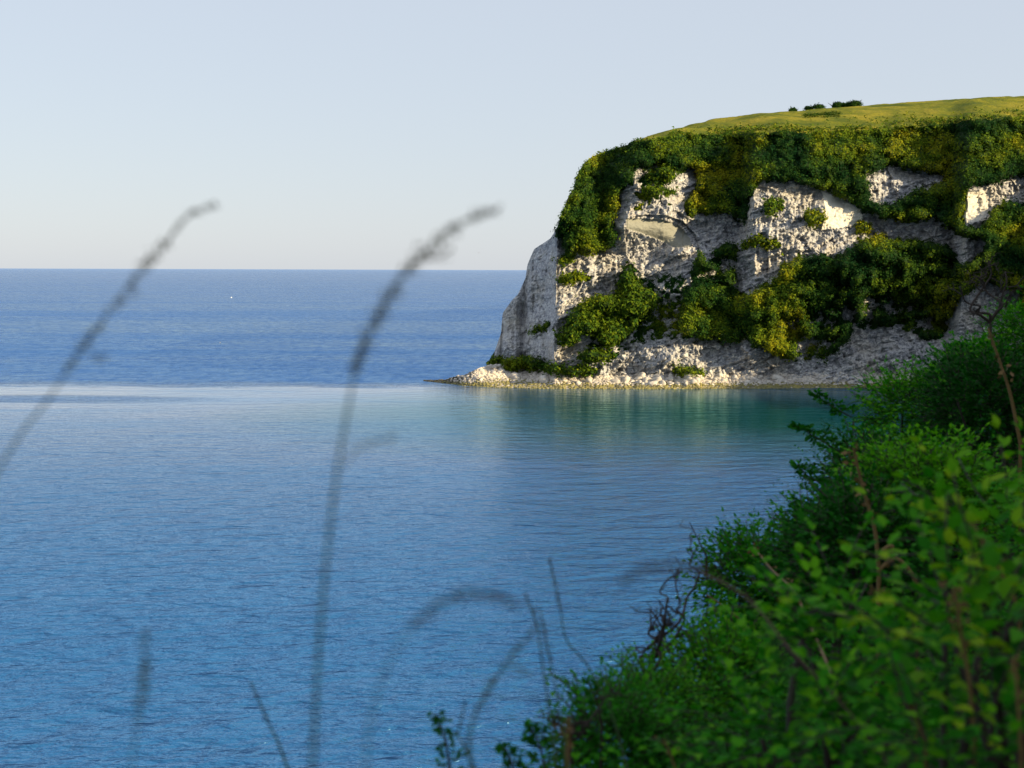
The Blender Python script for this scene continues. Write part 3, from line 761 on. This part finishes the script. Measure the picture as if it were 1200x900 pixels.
def ground(x, y):
    x = np.asarray(x, float); y = np.asarray(y, float)
    T = 28.45 - 0.11 * np.clip(y, -10, 30) + 0.30 * np.clip(x, -3, 6) + 0.60 * np.clip(x - 6, 0, 11) + 0.10 * np.clip(-y - 2, 0, 20) * sstep(x, -2, 10)
    wgt = sstep(np.hypot(x - 3, y - 7), 12, 7)
    T = np.where(y > 1.5, np.minimum(T, (env(x, y) - 0.45) * wgt + T * (1 - wgt)), T)
    d = edge_dist(x, y)
    return T - 1.15 * np.clip(d + 0.1, 0, None) + 0.12 * fbm(x, y, 4, 77)
gxs = np.concatenate([np.linspace(-75, -6, 30), np.linspace(-5.5, 12, 100), np.linspace(13, 95, 45)])
gys = np.concatenate([np.linspace(-70, -4, 30), np.linspace(-3.5, 20, 130), np.linspace(21, 120, 50)])
GX, GY = np.meshgrid(gxs, gys); GZ = np.maximum(ground(GX, GY), -6)
tag(obj('bank_ground', mesh_np('bank', np.stack([GX, GY, GZ], -1).reshape(-1, 3), grid_faces(len(gys), len(gxs)), True), MAT['soil']), kind='structure', label='dark soil slope under the undergrowth of the near bank')

# leaf templates: x = width, y = length, z = up
LEAF_A = (np.array([(0, 0, 0), (-.24, .22, .05), (-.30, .50, .07), (-.17, .78, .03), (0, 1.0, -.05), (.17, .78, .03), (.30, .50, .07), (.24, .22, .05), (0, .5, 0)]),
          np.array([(0, 8, 1, 1), (1, 8, 2, 2), (2, 8, 3, 3), (3, 8, 4, 4), (4, 8, 5, 5), (5, 8, 6, 6), (6, 8, 7, 7), (7, 8, 0, 0)]))
LEAF_B = (np.array([(0, 0, 0), (-.30, .45, .06), (0, 1.0, -.04), (.30, .45, .06)]), np.array([(0, 1, 2, 3)]))

def place_leaves(org, dirn, up, size, tmpl):
    """many copies of a leaf shape as one vertex array"""
    d = dirn / (np.linalg.norm(dirn, axis=1)[:, None] + 1e-9)
    s = np.cross(d, up); s /= np.linalg.norm(s, axis=1)[:, None] + 1e-9
    u = np.cross(s, d); tv, tf = tmpl
    V = org[:, None, :] + size[:, None, None] * (tv[None, :, 0:1] * s[:, None, :] + tv[None, :, 1:2] * d[:, None, :] + tv[None, :, 2:3] * u[:, None, :])
    F = tf[None] + (np.arange(len(org)) * len(tv))[:, None, None]
    return V.reshape(-1, 3), F.reshape(-1, 4), (d, s, u)

def shoots(r, bases, dirs, lens, leaf, gap, droop=0.5):
    """leafy shoots: returns leaf origins, directions, ups, sizes and shoot curves"""
    O, Dn, U, S, C = [], [], [], [], []
    for b, d, L in zip(bases, dirs, lens):
        k = max(4, int(L / gap)); side = 1
        q = b.copy(); dd = d / np.linalg.norm(d); step = L / k; pts = [q.copy()]
        ph = r.uniform(0, 6.28)
        for i in range(k):
            dd = dd + r.normal(0, 0.10, 3) + np.array([0, 0, -droop * 0.10]); dd /= np.linalg.norm(dd); q = q + dd * step; pts.append(q.copy())
            sd = np.cross(dd, (0, 0, 1)); sd /= np.linalg.norm(sd) + 1e-6
            side = -side
            ld = sd * side * 0.9 + dd * 0.6 + np.array([0, 0, r.uniform(-.35, .3)]) + r.normal(0, .2, 3)
            O.append(q.copy()); Dn.append(ld); U.append(np.array([0, 0, 1.0]) + r.normal(0, .35, 3)); S.append(leaf * r.uniform(.65, 1.2) * (1 - 0.35 * i / k))
        O.append(q.copy()); Dn.append(dd.copy()); U.append(np.array([0, 0, 1.0]) + r.normal(0, .3, 3)); S.append(leaf * 0.7)
        C.append(np.array(pts))
    return np.array(O), np.array(Dn), np.array(U), np.array(S), C

def foliage(name, O, Dn, U, S, mat, parent, tint, org, kind=None, tmpl=None, seed=0):
    r = np.random.default_rng(seed)
    tm = tmpl or LEAF_B
    V, F, _ = place_leaves(O - org, Dn, U, S, tm)
    g = Geo(); g.add(V, F); me = g.mesh(name)
    attr(me, 'tint', np.repeat(np.clip(tint + r.normal(0, .18, len(O)), 0, 1), len(tm[0])))
    o = obj(name, me, mat, parent)
    if kind: o['kind'] = kind
    return o

# leaf meshes shared by individually placed leaves
def leaf_objects(O, Dn, U, S, mat, parent, org, n, r):
    shared = []
    for k in range(6):
        me = mesh_np('leaf', LEAF_A[0] * (1, 1, r.uniform(.5, 2)), LEAF_A[1][:, :3], True); attr(me, 'tint', np.full(9, k / 5.0)); me.materials.append(mat); shared.append(me)
    for i in range(n):
        d = Vector(Dn[i]).normalized(); s = d.cross(Vector(U[i])).normalized(); u = s.cross(d)
        m = Matrix((s, d, u)).transposed().to_4x4() @ Matrix.Diagonal((S[i], S[i], S[i], 1))
        m.translation = Vector(O[i] - org)
        o = bpy.data.objects.new('leaf', shared[int(r.integers(6))]); COL.objects.link(o); o.parent = parent; o.matrix_local = m

def shrub(name, lab, px, py, Y, rad, nsh, leaf, mat, gap=None, slen=(.25, .5), tint=0.5, single=0, seed=0, cat='shrub', up=0.35, big=False):
    r = np.random.default_rng(seed + 500)
    c = at(px, py, Y); rad = np.array(rad, float)
    gz = float(ground(c[0], c[1])); org = np.array([c[0], c[1], min(gz, c[2] - 0.1)])
    t = tag(empty(name, org), lab, cat)
    d = r.normal(0, 1, (nsh, 3)); d[:, 1] -= 0.35; d[:, 2] += 0.25; d /= np.linalg.norm(d, axis=1)[:, None]
    lob = 0.82 + 0.3 * fbm(d[:, 0] * 2.1 + seed, d[:, 2] * 2.1 + d[:, 1], 3, seed)
    rr_ = r.uniform(.35, .88, nsh) ** 0.7
    b = c + d * rad * (rr_ * lob)[:, None]
    L = r.uniform(*slen, nsh)
    dirs = d + r.normal(0, .35, (nsh, 3)) + np.array([0, 0, up])
    O, Dn, U, S, C = shoots(r, b, dirs, L, leaf, gap or leaf * 0.55)
    if single:      # nearest leaves are objects of their own
        key = O[:, 1] + 0.8 * (c[2] - O[:, 2])
        idx = np.argsort(key)[:single]; rest = np.setdiff1d(np.arange(len(O)), idx)
        leaf_objects(O[idx], Dn[idx], U[idx], S[idx], mat, t, org, len(idx), r)
        foliage('foliage', O[rest], Dn[rest], U[rest], S[rest], mat, t, tint, org, 'stuff', LEAF_A, seed)
    else:
        foliage('foliage', O, Dn, U, S, mat, t, tint, org, 'stuff', LEAF_A if big else LEAF_B, seed)
    g = Geo()
    for q in C[::2]: tube(g, q[::2] - org if len(q) > 4 else q - org, leaf * 0.035 + .001, 3)
    for k in range(5):
        e = c + r.normal(0, .35, 3) * rad - org
        tube(g, curve([(r.normal(0, .04), r.normal(0, .04), -.1), e * 0.5 + r.normal(0, .06, 3), e], 8), np.linspace(.02, .007, len(curve([(0, 0, 0), (1, 0, 0), (2, 0, 0)], 8))), 5)
    obj('branches', g.mesh('branches'), MAT['bark'], t)
    return t

# undergrowth filling the bank
ur = np.random.default_rng(21)
n = 19000; xs = ur.uniform(-0.6, 8, n); ys = ur.uniform(2.0, 15.5, n)
ed = edge_dist(xs, ys); vis = (xs / ys < 0.44) & (ed < 0.0) & (xs / ys > 0.01)
prob = np.clip(5.0 / ys, 0.25, 1.0)
keep = vis & (ur.random(n) < prob); xs, ys = xs[keep], ys[keep]
zs = env(xs, ys) - 0.22 * sstep(ys, 6.8, 9) - ur.uniform(0.15, 0.55, len(xs)) + 0.15 * fbm(xs * 1.5, ys * 1.5, 2, 5)
bases = np.stack([xs, ys, zs], 1)
dirs = ur.normal(0, .55, (len(xs), 3)) + np.array([-.15, -.25, .75])
O, Dn, U, S, C = shoots(ur, bases, dirs, ur.uniform(.22, .5, len(xs)), 0.040, 0.025)
fld = fbm(O[:, 0] * 0.9, O[:, 1] * 0.9, 3, 88)
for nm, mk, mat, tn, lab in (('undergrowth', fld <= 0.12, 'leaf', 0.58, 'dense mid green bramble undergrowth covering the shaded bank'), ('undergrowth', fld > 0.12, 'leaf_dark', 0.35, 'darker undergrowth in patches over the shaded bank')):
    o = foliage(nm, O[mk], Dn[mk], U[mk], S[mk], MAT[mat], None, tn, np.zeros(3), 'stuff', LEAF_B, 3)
    tag(o, lab, 'undergrowth')
print('undergrowth leaves', len(O))

SHR = [
 ('shrub', 'rounded dark shrub overhanging the water on the left brow of the bank', 888, 690, 8.4, (.34, .5, .29), 330, .050, 'leaf', .4, 0),
 ('shrub', 'leafy shrub stepping up the brow just above the overhanging dark one', 955, 640, 9.6, (.24, .5, .25), 200, .050, 'leaf', .4, 0),
 ('shrub', 'loose shrub with stray sprays against the water in the middle of the brow', 1012, 562, 11.3, (.33, .5, .33), 260, .055, 'leaf_dark', .5, 0),
 ('shrub', 'bright topped shrub on the brow below the right foot of the cliff', 1066, 486, 12.6, (.42, .6, .38), 320, .055, 'leaf', .6, 0),
 ('shrub', 'deep green shrub at the top of the brow in front of the cliff scrub', 1140, 455, 13.4, (.5, .6, .42), 380, .055, 'leaf', .5, 0),
 ('shrub', 'tall shrub at the right edge with leaves against the cliff', 1210, 415, 13.8, (.45, .7, .5), 380, .055, 'leaf', .6, 0),
 ('shrub', 'shrub with deep shade put into its near-black leaves below the tall right-hand shrub', 1150, 480, 10.6, (.55, .7, .4), 380, .050, 'leaf_dark', .15, 0),  # near-black leaf colour carries the shade of this part of the bank
 ('shrub', 'mid green shrub spreading across the middle of the bank', 1090, 575, 8.6, (.5, .5, .22), 360, .050, 'leaf', .8, 0),
 ('shrub', 'shrub with hollow shade put into its leaf colour behind the forked brown stem', 1000, 650, 7.4, (.45, .5, .3), 320, .048, 'leaf_dark', .3, 0),  # shade of a hollow put into the dark leaf colour
 ('shrub', 'small leaved shrub low on the left of the bank', 860, 800, 6.2, (.36, .4, .2), 300, .036, 'leaf', .6, 0),
 ('shrub', 'dark thicket at the lower edge beside the water', 720, 868, 4.9, (.2, .3, .12), 210, .028, 'leaf_dark', .8, 0),
 ('shrub', 'mossy green mound above the lower brow', 765, 830, 5.6, (.18, .3, .13), 240, .024, 'leaf', .6, 0),
]
for i, (nm, lab, px, py, Y, rad, ns, lf, mt, tn, sg) in enumerate(SHR):
    shrub(nm, lab, px, py, Y, rad, int(ns * 2.4), lf * 1.1, MAT[mt], tint=min(.9, tn + .15), single=sg, seed=i * 3 + 1, slen=(.14, .32) if Y > 6.5 else (.10, .22))
BIG = [
 ('broadleaf_shrub', 'pale yellow-green broad leaved shrub at the right edge halfway up', 1170, 640, 3.9, (.26, .3, .17), 70, .062, 'leaf_light', .45, 240),
 ('broadleaf_shrub', 'broad leaved plant at lower right with large clear oval leaves', 1130, 745, 3.0, (.24, .26, .16), 60, .058, 'leaf_light', .35, 240),
 ('broadleaf_shrub', 'wide leafed dark green plant in the lower middle of the bank', 985, 760, 3.9, (.26, .28, .14), 70, .058, 'leaf', .8, 240),
 ('broadleaf_shrub', 'deep green leafy plant at the bottom edge of the bank', 930, 870, 3.6, (.28, .26, .12), 80, .045, 'leaf', .6, 240),
 ('broadleaf_shrub', 'dim leafy plant in the bottom right corner', 1120, 880, 2.7, (.24, .22, .12), 60, .050, 'leaf', .55, 240),
]
for i, (nm, lab, px, py, Y, rad, ns, lf, mt, tn, sg) in enumerate(BIG):
    shrub(nm, lab, px, py, Y, rad, ns, lf, MAT[mt], tint=tn, single=sg, seed=i * 5 + 50, slen=(.14, .30), gap=lf * 0.6)

# ------------------------------------------------------------------ dead stems and bare branches in the bank
def to_ground(p):
    return np.array([p[0], p[1], float(ground(p[0], p[1])) - 0.05])

def dead_stem(lab, px_pts, Y, r0, r1, mat='dead', bits=0, seed=0, name='dead_stem', forks=()):
    pts = np.array([at(x, y, Y if not hasattr(Y, '__len__') else Y[i]) for i, (x, y) in enumerate(px_pts)])
    low = pts[np.argmax([p[1] for p in px_pts])]; base = to_ground(low + np.array([0.02, 0.03, 0]))
    chain = list(pts) if px_pts[-1][1] >= px_pts[0][1] else list(pts[::-1])
    chain = np.array(chain[::-1]); org = base
    t = tag(empty(name, org), lab, 'stem')
    c = np.vstack([[np.zeros(3)], curve(chain - org, 24)]) if chain[0][2] > base[2] + 0.05 else curve(chain - org, 24); g = Geo(); tube(g, c, np.linspace(r0, r1, len(c)) * .65, 7); obj('stem', g.mesh('stem', True), MAT[mat], t)
    for fk in forks:
        f = curve(np.array([at(x, y, Y if not hasattr(Y, '__len__') else Y[0]) for x, y in fk]) - org, 12); g = Geo(); tube(g, f, np.linspace(r0 * .7, r1, len(f)), 6); obj('fork', g.mesh('fork', True), MAT[mat], t)
    if bits:
        r = np.random.default_rng(seed); k = r.integers(len(c) // 2, len(c), bits); O = c[k] + r.normal(0, r0 * 1.5, (bits, 3)); Dn = r.normal(0, 1, (bits, 3)) + (0, 0, .6)
        V, F, _ = place_leaves(O, Dn, r.normal(0, 1, (bits, 3)), r.uniform(1.5, 3.5, bits) * r0 * 0.8, LEAF_B); g = Geo(); g.add(V, F); o = obj('withered_leaves', g.mesh('withered_leaves'), MAT[mat], t); o['kind'] = 'stuff'
    return t
dead_stem('tall brown dead stem rising above the forked one, bent near its foot', [(1000, 525), (1012, 575), (1025, 620), (1030, 665)], 6.4, .016, .009, bits=40, seed=1, forks=([(1030, 668), (1050, 655), (1068, 672), (1080, 700)], [(1028, 650), (1045, 640), (1040, 665)]))
dead_stem('slanting brown dead stem crossing the overhanging shrub and the bank', [(884, 642), (905, 668), (930, 692), (948, 730), (966, 770), (985, 812)], [7.2, 6.6, 6.0, 5.4, 4.8, 4.3], .010, .006, bits=50, seed=2)
dead_stem('long pale dead stem at the right edge in front of the dark shrub', [(1158, 385), (1172, 425), (1184, 462), (1196, 520)], 8.5, .018, .010, bits=20, seed=3)
dead_stem('grey bare twig lying across the foot of the overhanging shrub', [(828, 697), (850, 712), (872, 730)], 7.0, .009, .006, seed=4)
dead_stem('blurred brown stem beside the overhanging shrub', [(822, 672), (860, 690), (890, 715), (925, 760), (1000, 840), (1060, 920)], [3.2, 3.1, 3.0, 2.9, 2.8, 2.7], .003, .004, 'seed_dark', 90, 5)
dead_stem('upright brown dead stem among the large oval leaves', [(1118, 688), (1126, 740), (1136, 800), (1142, 870)], 2.7, .007, .005, bits=60, seed=6)
dead_stem('brown dead stem standing at the bottom right edge', [(1188, 770), (1193, 820), (1197, 880)], 2.5, .006, .004, bits=20, seed=7)
dead_stem('yellowish stem slanting through the pale shrub at the right edge', [(1132, 605), (1155, 640), (1175, 675), (1195, 715)], 3.4, .007, .005, 'dead', 50, 8)
dead_stem('short brown stem poking from the bottom edge of the bank', [(778, 866), (786, 885), (794, 910)], 3.4, .005, .003, bits=8, seed=9)
dead_stem('stout tan stalk at the bottom edge left of the thicket', [(668, 842), (666, 870), (664, 905)], 3.0, .008, .006, 'dead', 20, 10)
dead_stem('curving brown stem low in the middle of the bank', [(1020, 690), (1045, 700), (1062, 715), (1075, 740)], 4.0, .006, .005, bits=40, seed=11)
dead_stem('short tan stem between the lower leafy plants', [(1050, 805), (1070, 835), (1085, 870)], 3.0, .006, .005, bits=30, seed=12)
dead_stem('thin bare whip rising left of the overhanging shrub', [(808, 612), (818, 632), (828, 652)], 8.4, .007, .004, 'bark', 0, 13)

def branching(name, lab, base, ends, Y, r0, seed, wig=.012, depth=3, cat='shrub', sc=1.0):
    r = np.random.default_rng(seed); org = at(*base, Y); gnd = to_ground(org); org0 = gnd
    t = tag(empty(name, org0), lab, cat)
    g = Geo(); tube(g, curve([gnd - org0, (gnd + org) / 2 - org0 + (.02, 0, 0), org - org0], 6), r0 * 1.1, 6); obj('trunk', g.mesh('trunk', True), MAT['bark'], t)
    def grow(g, a, b, rad, d):
        L = np.linalg.norm(b - a); mids = [a + (b - a) * q + r.normal(0, wig * L * 9, 3) * np.array([1, .6, 1]) for q in (.2, .4, .6, .8)]
        c = curve([a] + mids + [b], 20); tube(g, c, np.linspace(rad, rad * .45, len(c)), 5)
        if d > 0:
            for _ in range(4 if d > 1 else 3):
                k = int(r.integers(len(c) // 4, len(c))); v = (b - a) / L + r.normal(0, .6, 3); v /= np.linalg.norm(v)
                grow(g, c[k], c[k] + v * L * r.uniform(.3, .55), rad * .5, d - 1)
    for e in ends:
        g = Geo(); grow(g, org - org0, at(e[0], e[1], Y + r.uniform(-.15, .15)) - org0, r0, depth - 1); obj('branch', g.mesh('branch', True), MAT['bark'], t)
branching('bare_shrub', 'black leafless tangled shrub leaning out below the overhanging green one', (758, 794), [(814, 688), (782, 702), (794, 716), (802, 742), (766, 734)], 6.2, .010, 4)
branching('bare_shrub', 'thin bare twigs standing against the cliff at the right edge', (1160, 378), [(1140, 322), (1158, 305), (1178, 318), (1125, 335)], 13.5, .016, 8, depth=3)
branching('bare_shrub', 'wiry twigs on the lower brow beside the grass stalks', (668, 868), [(648, 838), (700, 818), (690, 850)], 4.3, .006, 12, depth=3)

def sprig(lab, pts, Y, leaf, seed, side=5):
    r = np.random.default_rng(seed); c = curve([at(x, y, Y) for x, y in pts], 14); base = to_ground(c[-1]); org = base
    t = tag(empty('leafy_sprig', org), lab, 'plant')
    g = Geo(); tube(g, np.vstack([c, base]) - org, np.linspace(.002, .005, len(c) + 1), 5)
    O, Dn, U, S = [], [], [], []
    for k in range(0, len(c) - 1):
        for s in (-1, 1):
            d = np.array([s * r.uniform(.6, 1), r.normal(0, .5), r.uniform(0, .6)]); L = leaf * r.uniform(1.0, 2.2) * (0.5 + k / len(c)); e = c[k] + d * L
            tube(g, [c[k] - org, e - org], .0012, 3)
            for q in (.45, .75, 1.0):
                for _ in range(2): O.append(c[k] + d * L * q); Dn.append(d + r.normal(0, .7, 3)); U.append(r.normal(0, 1, 3) + (0, 0, 1)); S.append(leaf * r.uniform(.6, 1.1))
    obj('stem', g.mesh('stem'), MAT['bark'], t)
    foliage('foliage', np.array(O), np.array(Dn), np.array(U), np.array(S), MAT['leaf_dark'], t, .6, org, 'stuff', LEAF_A, seed)
sprig('dark leafy sprig standing alone against the water at the bottom edge', [(512, 838), (520, 860), (526, 890), (528, 915)], 3.6, .018, 1)
sprig('leafy twig left of the stout tan stalk, low against the water', [(622, 852), (632, 872), (640, 905)], 4.0, .022, 2)
sprig('leafy twig in front of the dark thicket', [(592, 876), (600, 895), (606, 915)], 3.8, .020, 3)
sprig('fine leafy twig on the lower brow above the thicket', [(690, 800), (700, 825), (705, 852)], 4.6, .020, 4)
sprig('spray of leaves sticking out over the water in the middle of the brow', [(934, 500), (955, 512), (985, 530)], 11.2, .055, 5)
sprig('dark spray of leaves over the water below the bright topped shrub', [(935, 545), (950, 560), (975, 572)], 10.4, .045, 6)
sprig('brownish spray reaching toward the shingle from the bright topped shrub', [(955, 462), (975, 476), (1000, 490)], 12.2, .05, 7)

# ------------------------------------------------------------------ grass stalks close to the camera
def grass_stalk(lab, head, stem, Y, hw, seed, rs=.0010, mat='seed', branch=None, dens=1.0, blades=()):
    """head: px points tip -> base of panicle; stem: px points on downwards"""
    r = np.random.default_rng(seed)
    hp = np.array([at(x, y, Y) for x, y in head]); sp_ = np.array([at(x, y, Y) for x, y in ([head[-1]] + list(stem))])
    base = sp_[-1] + (sp_[-1] - sp_[-2]) * 0.3; base = np.array([base[0], base[1], float(ground(base[0], base[1])) - .02])
    org = base
    t = tag(empty('grass_stalk', org), lab, 'grass stalk')
    c = np.vstack([curve(sp_ - org, 24), base - org]); g = Geo(); tube(g, c, np.linspace(rs, rs * 1.7, len(c)), 6)
    h = curve(hp - org, 30); tube(g, h, np.linspace(rs * .5, rs, len(h)), 5); obj('stem', g.mesh('stem', True), MAT['grass_stem'], t)
    L = np.linalg.norm(np.diff(h, axis=0), axis=1).sum(); n = int(L / .0016 * dens)
    O, Dn = [], []; al = np.concatenate([[0], np.cumsum(np.linalg.norm(np.diff(h, axis=0), axis=1))])
    for i in range(n):
        q = r.uniform(0, 1); k = min(len(h) - 2, max(0, int(np.searchsorted(al, q * al[-1])) - 1)); tan = h[k] - h[k + 1]; tan /= np.linalg.norm(tan)
        w = hw * (math.sin(min(1, q * 1.6 + .12) * math.pi * .5)) * (1 - .55 * max(0, q - .7) / .3)
        off = r.normal(0, .45, 3) * w; O.append(h[k] + (h[k + 1] - h[k]) * r.random() + off); Dn.append(tan * 1.6 + off / (w + 1e-6) * .8 + r.normal(0, .25, 3))
    O = np.array(O); Dn = np.array(Dn)
    V, F, _ = place_leaves(O, Dn, r.normal(0, 1, (n, 3)), r.uniform(.0035, .006, n), LEAF_B); g = Geo(); g.add(V, F)
    o = obj('seed_head', g.mesh('seed_head'), MAT[mat], t); o['kind'] = 'stuff'
    for br in (branch or []):
        b = np.array([at(x, y, Y) for x, y in br]) - org; b = curve(b, 10); g = Geo(); tube(g, b, rs * .6, 4)
        m_ = 14; kk = r.integers(len(b) // 3, len(b), m_); V, F, _ = place_leaves(b[kk] + r.normal(0, hw * .3, (m_, 3)), r.normal(0, .6, (m_, 3)) + (b[-1] - b[0]) / np.linalg.norm(b[-1] - b[0]), r.normal(0, 1, (m_, 3)), r.uniform(.003, .005, m_), LEAF_B)
        g.add(V, F); obj('side_branch', g.mesh('side_branch'), MAT[mat], t)
    return t
grass_stalk('tall bending grass stalk with a long seed head at the far left against the horizon', [(250, 240), (215, 258), (190, 290), (160, 325), (125, 370), (100, 402), (75, 440)], [(55, 470), (20, 515), (-15, 580), (-40, 680)], 1.30, .0065, 1, dens=1.6, branch=[[(100, 405), (112, 420), (125, 416)]])
grass_stalk('tallest grass stalk, arching right across the horizon beside the cliff', [(584, 246), (555, 254), (520, 276), (488, 305), (462, 340), (438, 380), (424, 412), (415, 440)], [(404, 500), (394, 560), (384, 640), (375, 740), (368, 860), (364, 960)], 1.18, .0075, 2, rs=.0013, dens=2.8, branch=[[(404, 545), (425, 522), (462, 513)], [(492, 304), (512, 302), (528, 292)]])
grass_stalk('drooping arched grass head low over the water in the middle', [(606, 712), (585, 700), (555, 695), (525, 702), (500, 718), (478, 740)], [(455, 780), (435, 840), (425, 930)], 1.05, .0046, 3, rs=.0006, mat='seed_dark', dens=2.2)
grass_stalk('short blurred grass head hanging over the water left of the brow', [(728, 682), (750, 670), (780, 664), (815, 666), (838, 672)], [(862, 690), (890, 720), (925, 800), (950, 920)], 1.15, .0042, 4, rs=.0006, mat='seed_dark', dens=2.4)
grass_stalk('small upright blurred grass head alone at the lower left', [(170, 742), (171, 765), (168, 800), (160, 850)], [(155, 890), (150, 960)], 1.15, .0042, 5, rs=.0007, dens=2.0)
grass_stalk('slim sharper brown grass stalk at the lower left', [(294, 800), (305, 825), (316, 850)], [(328, 875), (342, 915)], 2.6, .0045, 6, rs=.0018, mat='seed_dark', dens=1.6)
grass_stalk('greenish grass stalk curving up beside the thin upright ones', [(626, 738), (606, 760), (590, 782), (570, 812), (556, 838)], [(550, 870), (556, 930)], 1.7, .0065, 7, rs=.0016, dens=1.6, branch=[[(592, 778), (608, 784), (624, 792)]])
grass_stalk('thin upright grass stalk, leftmost of the three on the lower brow', [(614, 694), (622, 712), (630, 735)], [(636, 780), (645, 840), (655, 920)], 2.7, .0060, 8, rs=.0016, mat='seed_dark', dens=1.6)
grass_stalk('thin upright grass stalk, middle one of the three on the lower brow', [(632, 712), (638, 740), (646, 780)], [(654, 820), (660, 860), (664, 930)], 2.7, .0065, 9, rs=.0016, mat='seed_dark', dens=1.6)
grass_stalk('thin upright grass stalk, tallest and rightmost of the three on the lower brow', [(644, 655), (652, 690), (657, 715)], [(664, 750), (690, 782), (715, 830), (735, 900)], 3.2, .0060, 10, rs=.0016, mat='seed_dark', dens=1.6)
grass_stalk('dead brown grass stalk curving at the bottom edge near the lone sprig', [(545, 822), (540, 845), (536, 862)], [(548, 882), (566, 930)], 2.6, .003, 11, rs=.002, mat='seed_dark', dens=.5)
print('done')
